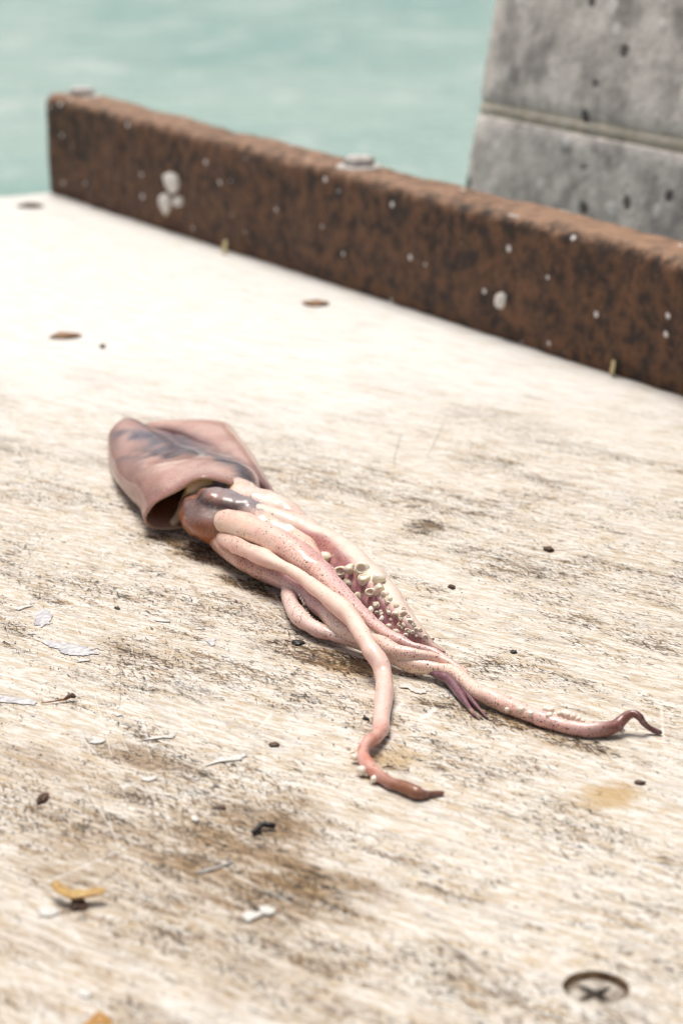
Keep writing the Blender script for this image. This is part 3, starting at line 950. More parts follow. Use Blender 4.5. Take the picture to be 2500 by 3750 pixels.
sweep([(*zb(235, 405), 11, 38), (*zb(330, 420), 16.5, 49), (*zb(460, 440), 19.6, 55), (*zb(648, 522), 20, 51), (*zb(832, 608), 19.5, 54), (*zb(990, 708), 18, 52), (*zb(1135, 822), 16.5, 46),
       (*zc(345, 375), 15, 40), (*zc(440, 475), 14, 34), (*zc(545, 590), 12.5, 29), (*zc(680, 720), 10.5, 26), (*zc(840, 838), 8.6, 23), (*zc(990, 908), 7.4, 19), (*zc(1140, 950), 6.2, 16),
       (*zc(1270, 1025), 5.0, 13), (*zc(1385, 1092), 4.0, 6)], colB, lambda t, ph: 1.0 - 0.10 * math.exp(-((ph - 110) / 30) ** 2), span=8, nseg=36, flat=0.86, fat=1.10)

# E: densely freckled arm on the table side, reappearing right of the crossing
def colE(t, ph, p):
    v1 = nn(p, 70); v2 = nn(p + Vector((2, 5, 1)), 190)
    c = mixc((0.62, 0.36, 0.30), (0.50, 0.31, 0.31), sstep(0.2, 0.4, t))
    c = mixc(c, (0.82, 0.61, 0.52), sstep(0.52, 0.68, t) * 0.85)
    c = mixc(c, BROWN, (1 - sstep(0.02, 0.12, t)) * 0.85)
    c = mixc(c, RUST, sstep(0.06, 0.16, t) * (1 - sstep(0.24, 0.36, t)) * 0.5)
    return (*c, 1.1 * (1 - sstep(0.26, 0.40, t)) + 0.50)
sweep([(*zb(225, 560), 6, 34), (*zb(300, 620), 8.5, 38), (*zb(420, 725), 8.3, 38), (*zb(590, 830), 8, 37), (*zb(750, 900), 7.5, 40), (*zb(900, 970), 7.5, 37), (*zb(1030, 1055), 7.5, 34), (*zc(330, 620), 8, 32), (*zc(430, 725), 8.2, 29),
       (*zc(520, 800), 8.2, 27), (*zc(630, 850), 8.2, 27), (*zc(750, 885), 8.2, 28), (*zc(880, 948), 8.2, 25), (*zc(1015, 978), 8, 22), (*zc(1150, 994), 7.5, 18), (*zc(1250, 1030), 6.5, 14), (*zc(1330, 1074), 5.4, 10), (*zc(1392, 1108), 4.4, 5)],
      colE, span=8, nseg=28, fat=1.10)

# F: the looped arm; runs under the crossing and out to the far right tip
def colF(t, ph, p):
    v1 = nn(p, 70); v2 = nn(p + Vector((2, 5, 1)), 190)
    u = math.sin(math.radians(ph)); w = math.cos(math.radians(ph))
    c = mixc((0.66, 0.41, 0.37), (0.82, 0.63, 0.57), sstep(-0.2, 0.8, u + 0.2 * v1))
    c = mixc(c, PEACH, sstep(0.30, 0.40, t) * (1 - sstep(0.72, 0.8, t)) * (0.35 + 0.65 * sstep(0.6, -0.3, u)))
    c = mixc(c, (0.72, 0.40, 0.38), sstep(0.62, 0.72, t) * 0.4)
    d = 0.45 + 0.35 * sstep(0.5, -0.4, u)
    d += 0.35 * sstep(0.42, 0.52, t) * sstep(0.75, 0.1, u)
    k = sstep(0.855, 0.90, t + 0.015 * v1)
    c = mixc(c, (0.14, 0.055, 0.048), k)
    c = mixc(c, (0.05, 0.022, 0.025), sstep(0.93, 0.98, t) * 0.8)
    return (*c, d)
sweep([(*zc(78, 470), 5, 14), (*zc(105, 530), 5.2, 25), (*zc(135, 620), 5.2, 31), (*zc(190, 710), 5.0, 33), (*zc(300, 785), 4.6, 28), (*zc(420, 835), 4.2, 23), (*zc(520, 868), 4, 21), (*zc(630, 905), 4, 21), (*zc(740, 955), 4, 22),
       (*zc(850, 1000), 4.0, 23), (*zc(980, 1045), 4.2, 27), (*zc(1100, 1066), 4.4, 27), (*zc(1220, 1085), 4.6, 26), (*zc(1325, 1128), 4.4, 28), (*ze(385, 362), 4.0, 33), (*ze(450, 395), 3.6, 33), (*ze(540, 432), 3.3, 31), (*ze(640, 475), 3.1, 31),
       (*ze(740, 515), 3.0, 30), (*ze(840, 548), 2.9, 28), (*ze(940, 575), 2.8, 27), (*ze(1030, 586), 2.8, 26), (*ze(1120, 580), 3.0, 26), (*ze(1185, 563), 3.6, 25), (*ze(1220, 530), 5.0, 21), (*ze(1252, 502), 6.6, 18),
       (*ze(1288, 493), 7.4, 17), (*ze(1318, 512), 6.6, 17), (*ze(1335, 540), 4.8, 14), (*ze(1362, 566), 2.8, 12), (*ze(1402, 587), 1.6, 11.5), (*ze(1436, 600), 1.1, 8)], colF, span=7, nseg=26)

# G: dark plum arm tips lying under the bundle
colG = arm_col((0.11, 0.048, 0.062), (0.05, 0.022, 0.03), (0.13, 0.065, 0.075), 0.2, 0.2)
sweep([(*zc(1120, 1100), 3.0, 10), (*zc(1190, 1128), 3.2, 16), (*zc(1260, 1158), 3.2, 20), (*zc(1300, 1205), 2.8, 19), (*zc(1345, 1270), 2.2, 16), (*zc(1395, 1340), 1.5, 10), (*zc(1440, 1400), 0.9, 6), (*zc(1478, 1438), 0.5, 2.5)], colG, span=7, nseg=18)
sweep([(*zc(1230, 1130), 3.4, 12), (*zc(1310, 1165), 3.2, 17), (*zc(1360, 1215), 2.6, 16), (*zc(1405, 1275), 2.1, 14), (*zc(1450, 1335), 1.5, 10), (*zc(1495, 1385), 0.9, 6), (*zc(1536, 1430), 0.5, 2.5)], colG, span=7, nseg=18)

# C: smooth pale arm that crosses everything and hooks at the near end
def colC(t, ph, p):
    v1 = nn(p, 70); v2 = nn(p + Vector((2, 5, 1)), 190)
    u = math.sin(math.radians(ph)); w = math.cos(math.radians(ph))
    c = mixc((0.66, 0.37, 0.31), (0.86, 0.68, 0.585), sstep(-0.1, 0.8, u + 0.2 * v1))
    c = mixc(c, (0.76, 0.50, 0.46), sstep(0.45, 0.7, t) * 0.6)
    # freckled band along the top near the root
    top = math.exp(-((ph - 62) / 34.0) ** 2)
    root = (1 - sstep(0.13, 0.22, t)) * sstep(0.015, 0.04, t)
    c = mixc(c, (0.62, 0.34, 0.27), root * top * 0.6)
    c = mixc(c, (0.40, 0.20, 0.14), (1 - sstep(0.015, 0.065, t + 0.01 * v1)) * 0.9)
    d = 0.07 + root * top * 1.5 + 0.15 * sstep(0.3, -0.5, u)
    k = sstep(0.74, 0.82, t + 0.02 * v1)
    c = mixc(c, (0.48, 0.20, 0.155), k * (0.6 + 0.4 * sstep(-0.3, 0.3, v2)))
    c = mixc(c, (0.13, 0.048, 0.02), sstep(0.88, 0.95, t) * 0.9)
    c = mixc(c, (0.13, 0.07, 0.055), sstep(0.965, 0.98, t) * 0.8)
    return (*c, d * (1 - k) + 0.35 * k)
def secC(t, ph):
    root = 1 - sstep(0.16, 0.24, t)
    keel = math.exp(-((((ph - 330 + 180) % 360) - 180) / 22.0) ** 2)
    return 1.0 + 0.16 * root * keel - 0.05 * root * math.exp(-((((ph - 15 + 180) % 360) - 180) / 20.0) ** 2)
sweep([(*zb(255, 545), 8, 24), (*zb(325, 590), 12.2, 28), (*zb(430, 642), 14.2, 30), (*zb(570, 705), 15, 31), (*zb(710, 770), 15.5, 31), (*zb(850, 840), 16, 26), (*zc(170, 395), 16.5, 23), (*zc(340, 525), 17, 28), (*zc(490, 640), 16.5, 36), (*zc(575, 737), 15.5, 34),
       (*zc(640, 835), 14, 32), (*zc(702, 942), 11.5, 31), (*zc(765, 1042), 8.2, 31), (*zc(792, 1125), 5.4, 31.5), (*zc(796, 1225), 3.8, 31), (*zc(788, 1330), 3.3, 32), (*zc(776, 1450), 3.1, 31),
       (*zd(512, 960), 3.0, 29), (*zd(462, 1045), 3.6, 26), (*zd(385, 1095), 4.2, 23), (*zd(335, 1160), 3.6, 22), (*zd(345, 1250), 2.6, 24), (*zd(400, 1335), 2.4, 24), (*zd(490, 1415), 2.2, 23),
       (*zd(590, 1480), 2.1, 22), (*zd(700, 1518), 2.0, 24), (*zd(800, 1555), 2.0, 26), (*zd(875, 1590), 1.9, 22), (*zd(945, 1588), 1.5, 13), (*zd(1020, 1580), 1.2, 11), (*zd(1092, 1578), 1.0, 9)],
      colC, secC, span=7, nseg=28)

me = mesh_from('squid', SV, SF)
ca = me.color_attributes.new('col', 'FLOAT_COLOR', 'POINT')
flat = []
for c in SC: flat.extend(c)
ca.data.foreach_set('color', flat)
squid = link('squid', me, None, [M_SQUID])
tag(squid, 'wet pinkish squid lying on the scratched table with suckered arms trailing', 'squid')
BVH = BVHTree.FromPolygons(SV, SF)

# ---- suckers, each with its horny ring
def mat_sucker():
    m = NT('sucker_flesh')
    P = m.pos()
    n1 = m.noise(P, 500, 3, 0.6)
    c = m.mix(m.ss(n1, 0.35, 0.7), (0.90, 0.80, 0.68), (0.88, 0.72, 0.62))
    b = m.bsdf(Base_Color=c, Roughness=0.28, Coat_Weight=0.6, Coat_Roughness=0.08, Normal=m.bump(n1, 0.2, 0.0004))
    b.inputs['Subsurface Weight'].default_value = 0.4
    b.inputs['Subsurface Radius'].default_value = (1.0, 0.55, 0.35)
    b.inputs['Subsurface Scale'].default_value = 0.002
    return m.mat
M_SUCK = mat_sucker()
M_RING = simple_mat('horny_ring', (0.84, 0.76, 0.38), (0.88, 0.80, 0.58), 900, 0.35, 0.2, 0.0003, 0.2)
M_CUP = simple_mat('sucker_cup', (0.76, 0.58, 0.50), (0.82, 0.66, 0.58), 900, 0.35, 0.2, 0.0003, 0.2)

def sucker_mesh(seed):
    n = 20
    prof = [(0.32, -0.5), (0.55, -0.1), (0.86, 0.25), (1.0, 0.62), (0.97, 0.92), (0.80, 1.12), (0.60, 1.12), (0.50, 1.00), (0.40, 0.90), (0.05, 0.86)]
    rnd = random.Random(seed)
    o = Vector((rnd.random() * 9, rnd.random() * 9, 0))
    vs, fs = [], []
    for i, (r, z) in enumerate(prof):
        for k in range(n):
            a = 2 * math.pi * k / n
            q = Vector((r * math.cos(a), r * math.sin(a) * 0.88, z))
            q += q.normalized() * noise.noise(q * 1.6 + o) * 0.14
            vs.append(q)
    for i in range(len(prof) - 1):
        for k in range(n):
            j = (k + 1) % n
            fs.append((i * n + k, i * n + j, (i + 1) * n + j, (i + 1) * n + k))
    fs.append(tuple((len(prof) - 1) * n + k for k in range(n)))
    me = mesh_from('sucker', vs, fs)
    me.materials.append(M_SUCK); me.materials.append(M_CUP)
    for p in me.polygons:
        if p.index >= 7 * n: p.material_index = 1
    # ring with small teeth
    rv_, rf = [], []
    m2 = 28
    for k in range(m2):
        a = 2 * math.pi * k / m2
        tooth = 0.05 if k % 2 else 0.0
        for (rr_, zz) in ((0.72, 1.10), (0.66, 1.17), (0.57 - tooth, 1.15), (0.55 - tooth, 1.06)):
            q = Vector((rr_ * math.cos(a), rr_ * math.sin(a) * 0.88, zz))
            q += q.normalized() * noise.noise(q * 1.6 + o) * 0.14
            rv_.append(q)
    for k in range(m2):
        j = (k + 1) % m2
        for i in range(4):
            l = (i + 1) % 4
            rf.append((k * 4 + i, j * 4 + i, j * 4 + l, k * 4 + l))
    mr = mesh_from('sucker_ring', rv_, rf)
    mr.materials.append(M_RING)
    return me, mr
SUCK = [sucker_mesh(s) for s in range(6)]
def bulb_mesh(seed):
    n = 18
    prof = [(0.40, -0.6), (0.72, -0.15), (0.95, 0.30), (0.93, 0.72), (0.72, 1.02), (0.40, 1.14), (0.04, 1.10)]
    rnd = random.Random(seed + 50)
    o = Vector((rnd.random() * 9, rnd.random() * 9, 0))
    vs, fs = [], []
    for (r, z) in prof:
        for k in range(n):
            a = 2 * math.pi * k / n
            q = Vector((r * math.cos(a), r * math.sin(a) * 0.85, z))
            q += q.normalized() * noise.noise(q * 1.3 + o) * 0.24
            vs.append(q)
    for i in range(len(prof) - 1):
        for k in range(n):
            j = (k + 1) % n
            fs.append((i * n + k, i * n + j, (i + 1) * n + j, (i + 1) * n + k))
    fs.append(tuple((len(prof) - 1) * n + k for k in range(n)))
    me = mesh_from('sucker', vs, fs)
    me.materials.append(M_SUCK)
    rv_, rf = [], []
    for k in range(n):
        a = 2 * math.pi * k / n
        for (r, z) in ((0.80, 0.93), (0.74, 1.06), (0.60, 1.10)):
            q = Vector((r * math.cos(a), r * math.sin(a) * 0.85, z))
            q += q.normalized() * (noise.noise(q * 1.3 + o) * 0.24 + 0.012)
            rv_.append(q)
    for k in range(n):
        j = (k + 1) % n
        for i in range(2):
            rf.append((k * 3 + i, j * 3 + i, j * 3 + i + 1, k * 3 + i + 1))
    mr = mesh_from('sucker_ring', rv_, rf); mr.materials.append(M_RING)
    return me, mr
BULB = [bulb_mesh(s) for s in range(6)]

def place_sucker(sx, sy, rpx, aim=None, lift=0.0, zf_=0.003, ring=True, bulb=False):
    d = ray(sx, sy).normalized()
    hit, nrm, idx, dist = BVH.ray_cast(EYE, d)
    if hit is None:
        hit = at(sx, sy, zf_); nrm = Vector((0, -0.5, 0.8)).normalized(); dist = (hit - EYE).length
    if nrm.dot(d) > 0: nrm = -nrm
    r = rpx * dist / FPX
    ax = nrm.copy()
    if aim is not None:
        # aim: screen-right, screen-up, towards viewer
        v = Vector((1, 0, 0)) * aim[0] + UPV * aim[1] - FWD * aim[2]
        ax = (nrm * 0.35 + v.normalized()).normalized()
    ax = (ax + Vector((random.uniform(-1, 1), random.uniform(-1, 1), random.uniform(-1, 1))) * 0.18).normalized()
    o_me, r_me = random.choice(BULB if (bulb or not ring) else SUCK)
    o = link('sucker', o_me, squid)
    q = ax.to_track_quat('Z', 'Y')
    o.rotation_mode = 'QUATERNION'; o.rotation_quaternion = q
    o.location = hit + nrm * (r * lift) - ax * (r * 0.62)
    o.scale = (r, r * random.uniform(0.85, 1.05), r * random.uniform(0.9, 1.2))
    if ring:
        link('sucker_ring', r_me, o)
    return o

V = (0.1, 0.25, 1.0); LFT = (-0.8, 0.1, 0.5); RGT = (0.6, 0.2, 0.7); DN = (-0.2, -0.9, 0.4)
SK = [(312, 295, 72, (0.7, -0.5, 0.3)), (475, 458, 84, (-0.1, 0.3, 1)), (598, 420, 74, (0.9, 0.1, 0.2)), (712, 425, 84, (-0.1, 0.15, 1)), (745, 545, 82, (0.1, 0.75, 0.6)),
      (548, 598, 74, (-0.85, 0.25, 0.35)), (660, 745, 72, (-0.7, 0.55, 0.45)), (812, 690, 64, (0.1, 0.05, 1)), (905, 560, 80, (0.1, -0.8, 0.4)), (910, 660, 70, (0.4, 0.7, 0.5)),
      (968, 715, 52, (-0.7, -0.3, 0.5)), (1010, 775, 50, (-0.5, 0.3, 0.6)), (882, 832, 50, (-0.5, 0.6, 0.6)), (820, 910, 52, (0.3, -0.6, 0.3)), (1100, 840, 38, (-0.5, 0.7, 0.5)),
      (1095, 938, 44, (-0.1, -0.7, 0.7)), (1185, 932, 42, (0.3, -0.6, 0.7)), (935, 1008, 36, (0, -0.9, 0.3)), (1268, 1018, 36, (-0.4, -0.5, 0.7)), (1015, 1078, 38, (-0.8, -0.3, 0.4)),
      (1085, 1138, 36, (-0.8, -0.2, 0.5)), (1213, 1178, 32, (-0.2, -0.6, 0.7)), (1288, 1146, 28, (-0.1, -0.3, 0.9)), (1328, 1112, 26, (-0.2, -0.6, 0.7)), (1512, 1222, 26, (0.3, -0.4, 0.7)),
      (1432, 1192, 26, (-0.3, -0.3, 0.8)), (1375, 1120, 22, (0.2, 0.2, 0.8)), (1180, 880, 26, (0.2, 0.3, 0.8)), (1235, 965, 24, (0.2, 0.3, 0.8)), (1300, 1060, 22, (0.2, 0.3, 0.8)), (1140, 1060, 28, (0.0, 0.2, 0.8))]
for (a, b, r, aim) in SK:
    place_sucker(*zf(a, b), 1.12 * r / 3.136, aim, 0.12, bulb=aim[2] < 0.65)
rs = random.Random(5)
for k in range(20):                                     # the crowd of small ones towards the tip
    f = rs.random()
    a = 860 + 480 * f + rs.uniform(-70, 110) * (1.15 - f); b = 800 + 400 * f + rs.uniform(-80, 60) * (1.1 - f)
    place_sucker(*zf(a, b), (32 - 14 * f) * rs.uniform(0.8, 1.15) / 3.136, (rs.uniform(-0.6, 0.4), rs.uniform(-0.5, 0.6), 0.8), 0.0, bulb=rs.random() < 0.75)
# row along the inside of the looped arm
for k, (a, b, r) in enumerate([(196, 545, 16), (208, 568, 18), (220, 590, 19), (228, 612, 20), (236, 634, 18), (242, 655, 16), (250, 676, 14), (262, 694, 13), (280, 708, 12), (300, 722, 11), (322, 738, 10), (344, 752, 9)]):
    place_sucker(*zc(a, b), r / 1.96, (0.8, 0.35, 0.4), 0.0, 0.005, ring=(2 <= k <= 5))
# pale suckers on the long right arm
for (a, b, r) in [(640, 462, 26), (692, 488, 22), (780, 462, 26), (805, 470, 24), (798, 498, 24), (858, 488, 22), (888, 486, 30), (912, 498, 28), (940, 508, 26), (968, 520, 22), (992, 530, 16), (1055, 536, 12), (560, 468, 20)]:
    place_sucker(*ze(a, b), r / 1.568, (0.2, 0.9, 0.3), 0.05, 0.004, ring=False)
# pale suckers outside the hook of the near arm, and at the right arm's bend
for (a, b, r) in [(248, 1240, 44), (318, 1365, 58), (442, 1445, 46), (235, 1190, 26), (372, 1400, 30)]:
    place_sucker(*zd(a, b), r / 2.613, (-0.7, -0.5, 0.3), 0.0, 0.002, ring=False)
for (a, b, r) in [(1190, 602, 20), (1220, 592, 18)]:
    place_sucker(*ze(a, b), r / 1.568, (0.3, -0.8, 0.4), 0.0, 0.0015, ring=False)

# ------------------------------------------------------------------ scraps on the table
M_WHITE = simple_mat('white_flake', (0.74, 0.725, 0.70), (0.58, 0.55, 0.51), 900, 0.6)
M_GREYW = simple_mat('grey_smear', (0.42, 0.41, 0.44), (0.68, 0.66, 0.67), 420, 0.5)
M_SLIVER = simple_mat('grey_sliver', (0.30, 0.28, 0.27), (0.46, 0.43, 0.40), 700, 0.7)
M_BLACK = simple_mat('charred_scrap', (0.010, 0.009, 0.009), (0.035, 0.028, 0.024), 900, 0.5)
M_LEAF = simple_mat('dry_yellow_leaf', (0.42, 0.24, 0.05), (0.55, 0.36, 0.11), 500, 0.5, 0.4, 0.0005, 0.1)
M_ORANGE = simple_mat('dry_orange_leaf', (0.42, 0.20, 0.04), (0.52, 0.29, 0.08), 500, 0.5, 0.4, 0.0005, 0.1)
M_BRN = simple_mat('brown_scrap', (0.20, 0.10, 0.045), (0.33, 0.19, 0.09), 700, 0.7)
M_DBRN = simple_mat('dark_brown_scrap', (0.060, 0.030, 0.020), (0.14, 0.07, 0.04), 700, 0.6)
M_TWIG = simple_mat('twig_bark', (0.36, 0.17, 0.055), (0.22, 0.10, 0.045), 900, 0.6)
M_STRAW = simple_mat('straw', (0.66, 0.55, 0.26), (0.74, 0.64, 0.36), 700, 0.6)

def flake(name, px, mat, label, cat, th=0.00022, curl=0.00012, group=None):
    pts = [at(x, y, 0.0004) for (x, y) in px]
    c = sum(pts, Vector()) / len(pts)
    # resample the outline with a ragged edge
    ring_ = []
    n0 = len(pts)
    for i in range(n0):
        a, b = pts[i], pts[(i + 1) % n0]
        for k in range(8):
            p = a.lerp(b, k / 8)
            j = noise.noise(p * 700) * 0.30 + noise.noise(p * 2300) * 0.22
            ring_.append(p + (p - c) * j)
    vs, fs = [], []
    n = len(ring_)
    for (s, z) in ((1.0, 0.0), (0.96, th), (0.55, th * 1.1), (0.2, th)):
        for p in ring_:
            q = c + (p - c) * s
            e = (p - c).length
            q.z = 0.0003 + z + curl * max(0, noise.noise(q * 160 + Vector((3, 3, 3)))) * s
            vs.append(q - Vector((c.x, c.y, 0)))
    for i in range(3):
        for k in range(n):
            j = (k + 1) % n
            fs.append((i * n + k, i * n + j, (i + 1) * n + j, (i + 1) * n + k))
    fs.append(tuple(3 * n + k for k in range(n))); fs.append(tuple(range(n))[::-1])
    o = link(name, mesh_from(name, vs, fs), None, [mat])
    o.location = (c.x, c.y, 0)
    return tag(o, label, cat, group)

def tube_mesh(name, pts, mat, n=10):
    """pts: world x, y, z, r"""
    pts = catmull(pts, 5)
    vs, fs = [], []
    m = len(pts)
    for i, (x, y, z, r) in enumerate(pts):
        a = Vector(pts[max(i - 1, 0)][:3]); b = Vector(pts[min(i + 1, m - 1)][:3])
        T = (b - a).normalized()
        s = T.cross(Vector((0, 0, 1)))
        if s.length < 1e-3: s = Vector((1, 0, 0))
        s.normalize(); u = s.cross(T)
        for k in range(n):
            ph = 2 * math.pi * k / n
            q = Vector((x, y, z)) + (s * math.cos(ph) + u * math.sin(ph)) * r
            q += (q - Vector((x, y, z))) * noise.noise(q * 700) * 0.35
            q.z = max(q.z, 0.0003)
            vs.append(q)
    for i in range(m - 1):
        for k in range(n):
            j = (k + 1) % n
            fs.append((i * n + k, i * n + j, (i + 1) * n + j, (i + 1) * n + k))
    fs.append(tuple(range(n))[::-1]); fs.append(tuple((m - 1) * n + k for k in range(n)))
    return vs, fs

def strand(name, ctrl, mat, label=None, cat=None, parent=None):
    pts = []
    for (sx, sy, z, rpx) in ctrl:
        w = at(sx, sy, z / 1000)
        pts.append((w.x, w.y, w.z, rpx * (w - EYE).length / FPX))
    vs, fs = tube_mesh(name, pts, mat)
    o = link(name, mesh_from(name, vs, fs), parent, [mat])
    if label: tag(o, label, cat)
    return o

def crumb(name, sx, sy, wpx, dpt, hgt, mat, label, cat, seed=0, group=None):
    """irregular lump: wpx wide in the photo, dpt deep and hgt high in metres"""
    c = at(sx, sy, hgt * 0.4)
    r = wpx * (c - EYE).length / FPX / 2
    bm = bmesh.new()
    bmesh.ops.create_icosphere(bm, subdivisions=3, radius=1)
    for v in bm.verts:
        k = 1 + noise.noise(v.co * 1.4 + Vector((seed, 0, 0))) * 0.55 + noise.noise(v.co * 3.5 + Vector((0, seed, 0))) * 0.3
        q = Vector((v.co.x * r * k, v.co.y * dpt / 2 * k, v.co.z * hgt / 2 * k + hgt * 0.4))
        q.z = max(q.z, 0.0003)
        v.co = q
    me = bpy.data.meshes.new(name); bm.to_mesh(me); bm.free()
    me.polygons.foreach_set('use_smooth', [True] * len(me.polygons))
    o = link(name, me, None, [mat])
    o.location = (c.x, c.y, 0); o.rotation_euler = (0, 0, -GRAIN * 0.5 + seed * 0.1)
    return tag(o, label, cat, group)

def Z(fn, pts): return [fn(a, b) for (a, b) in pts]

FL = 'white flakes scattered on the table'
flake('paint_flake', Z(zd, [(670, 550), (720, 530), (785, 535), (835, 575), (950, 598), (940, 625), (850, 620), (795, 600), (765, 568), (700, 570)]), M_WHITE,
      'white ragged flake lying between the crossing arm and the plum arm tips', 'flake', group=FL)
flake('white_smear', Z(zh, [(290, 445), (330, 422), (420, 440), (520, 455), (600, 480), (606, 508), (560, 522), (480, 526), (405, 512), (380, 480), (320, 468)]), M_GREYW,
      'large bluish white dried smear on the left of the table', 'smear', th=0.00012, curl=0.0, group='dried white smears')
flake('white_smear', Z(zh, [(225, 290), (245, 235), (300, 232), (345, 262), (315, 320), (262, 338), (225, 325)]), M_GREYW,
      'small bluish grey smear just above the large white smear', 'smear', th=0.00012, curl=0.0, group='dried white smears')
flake('white_smear', Z(zh, [(0, 775), (70, 785), (180, 800), (240, 805), (225, 835), (120, 830), (0, 815)]), M_GREYW,
      'long grey smear at the left edge ending at the twig', 'smear', th=0.00012, curl=0.0, group='dried white smears')
flake('white_smear', Z(zh, [(1310, 428), (1340, 410), (1378, 412), (1372, 455), (1345, 462), (1330, 440)]), M_GREYW,
      'tiny blue-grey smear on the bare boards left of the looped arm', 'smear', th=0.00012, curl=0.0, group='dried white smears')
flake('paint_flake', Z(zh, [(498, 548), (540, 543), (578, 545), (580, 557), (500, 562)]), M_WHITE,
      'short white dash of paint right under the large smear', 'flake', group=FL)
flake('paint_flake', Z(zh, [(990, 296), (1040, 297), (1090, 302), (1085, 310), (1035, 307), (992, 303)]), M_WHITE,
      'thin white sliver above the middle left scratches', 'flake', group=FL)
flake('paint_flake', Z(zh, [(85, 232), (130, 212), (185, 200), (215, 206), (165, 218), (120, 236)]), M_WHITE,
      'faint white streak above the bluish grey smear', 'flake', th=0.0003, group=FL)
flake('paint_flake', Z(zh, [(900, 1062), (960, 1048), (1040, 1035), (1095, 1028), (1128, 1018), (1100, 1052), (1040, 1048), (980, 1056)]), M_WHITE,
      'white wavy shaving below the twig, right of a small flake', 'flake', group=FL)
flake('paint_flake', Z(zh, [(560, 1080), (612, 1053), (685, 1055), (650, 1082), (600, 1086)]), M_WHITE,
      'white flake left of the wavy shaving', 'flake', group=FL)
flake('paint_flake', Z(zh, [(1300, 1232), (1370, 1180), (1460, 1170), (1550, 1155), (1556, 1172), (1520, 1192), (1400, 1203), (1350, 1215)]), M_WHITE,
      'long pointed white shaving left of the hooked arm tip', 'flake', group=FL)
flake('paint_flake', Z(zh, [(895, 1302), (1000, 1292), (1006, 1312), (950, 1326), (905, 1318)]), M_WHITE,
      'squarish white flake below the pointed shaving', 'flake', group=FL)
flake('paint_flake', Z(zh, [(732, 900), (775, 893), (780, 905), (745, 912)]), M_WHITE,
      'small white flake right of the twig, in the middle of the left half', 'flake', group=FL)
flake('paint_flake', Z(zi, [(1198, 800), (1215, 772), (1265, 768), (1320, 772), (1330, 790), (1285, 812), (1245, 832), (1210, 830)]), M_WHITE,
      'bright white flake at the lower edge of the brown stain', 'flake', th=0.0006, group=FL)
flake('paint_flake', Z(zi, [(1305, 745), (1350, 730), (1405, 752), (1408, 778), (1370, 795), (1325, 780)]), M_WHITE,
      'white flake touching the bright one, to its right, in the brown stain', 'flake', th=0.0006, group=FL)
flake('paint_flake', [(138, 3325), (170, 3310), (215, 3325), (220, 3342), (180, 3355), (145, 3350)], M_WHITE,
      'white flake below the yellow curled leaf', 'flake', group=FL)
flake('paint_flake', Z(zi, [(870, 160), (900, 152), (925, 180), (905, 196), (878, 184)]), M_WHITE,
      'little white chip left of the black scrap', 'flake', th=0.0005, group=FL)
flake('paint_flake', [(285, 3622), (320, 3618), (345, 3640), (325, 3655), (290, 3645)], M_WHITE,
      'blurred white flake near the lower left corner above the orange leaf', 'flake', group=FL)
flake('paint_flake', Z(zi, [(895, 512), (960, 492), (1050, 470), (1130, 440), (1138, 450), (1050, 484), (940, 518)]), M_SLIVER,
      'grey sliver lying across the brown stain', 'flake', th=0.0002, group=FL)

# twig with a seed head
tw = empty('twig', at(225, 2570, 0))
tag(tw, 'thin orange-brown twig with a dark seed head on the left', 'twig')
def child(o, par):
    o.parent = par; o.matrix_parent_inverse = Matrix.Translation(-Vector(par.location)); return o
child(strand('stem', [(*zh(262, 827), 0.6, 1.6), (*zh(320, 820), 0.8, 2.6), (*zh(380, 808), 1.0, 3.4), (*zh(430, 797), 1.4, 4.6), (*zh(452, 788), 1.6, 4)], M_TWIG), tw)
child(strand('seed_head', [(*zh(415, 800), 1.4, 4), (*zh(440, 786), 1.9, 8), (*zh(462, 778), 2.2, 9.5), (*zh(480, 788), 1.9, 5)], M_DBRN), tw)

# black scrap
strand('black_scrap', [(*zi(1268, 262), 1.0, 9), (*zi(1290, 240), 1.4, 11), (*zi(1315, 212), 1.9, 11), (*zi(1345, 206), 2.0, 11), (*zi(1380, 212), 1.7, 12), (*zi(1405, 216), 1.3, 9)], M_BLACK,
       'shiny black bent scrap at the top right of the brown stain', 'scrap')
strand('dark_splinter', [(*zi(1000, 102), 0.5, 2.5), (*zi(1045, 98), 0.7, 4.5), (*zi(1092, 104), 0.6, 5)], M_DBRN,
       'short dark splinter left of the black scrap', 'splinter')

# curled dry leaves
def leaf(name, ctrl, wmm, mat, label):
    pts = catmull([(*at(sx, sy, z / 1000), w) for (sx, sy, z, w) in ctrl], 6)
    vs, fs = [], []
    m = len(pts); NW = 8
    for i, (x, y, z, w) in enumerate(pts):
        a = Vector(pts[max(i - 1, 0)][:3]); b = Vector(pts[min(i + 1, m - 1)][:3])
        T = (b - a).normalized()
        s = T.cross(Vector((0, 0, 1))).normalized()
        for lay_ in (0, 1):
            for j in range(NW + 1):
                g = (j / NW - 0.5) * 2
                q = Vector((x, y, z)) + s * (g * w / 1000) + Vector((0, 0, 1)) * (0.45 * w / 1000 * g * g + noise.noise(Vector((x * 300, y * 300, g))) * 0.0006)
                q.z = max(q.z - 0.0004 * lay_, 0.0004 + 0.0003 * (1 - lay_))
                vs.append(q)
    row = 2 * (NW + 1)
    for i in range(m - 1):
        for j in range(NW):
            fs.append((i * row + j, i * row + j + 1, (i + 1) * row + j + 1, (i + 1) * row + j))
            o = NW + 1
            fs.append((i * row + o + j + 1, i * row + o + j, (i + 1) * row + o + j, (i + 1) * row + o + j + 1))
        for j in (0, NW):
            fs.append((i * row + j, (i + 1) * row + j, (i + 1) * row + NW + 1 + j, i * row + NW + 1 + j))
    o = link(name, mesh_from(name, vs, fs), None, [mat])
    return tag(o, label, 'leaf', 'dry leaf scraps in the foreground')
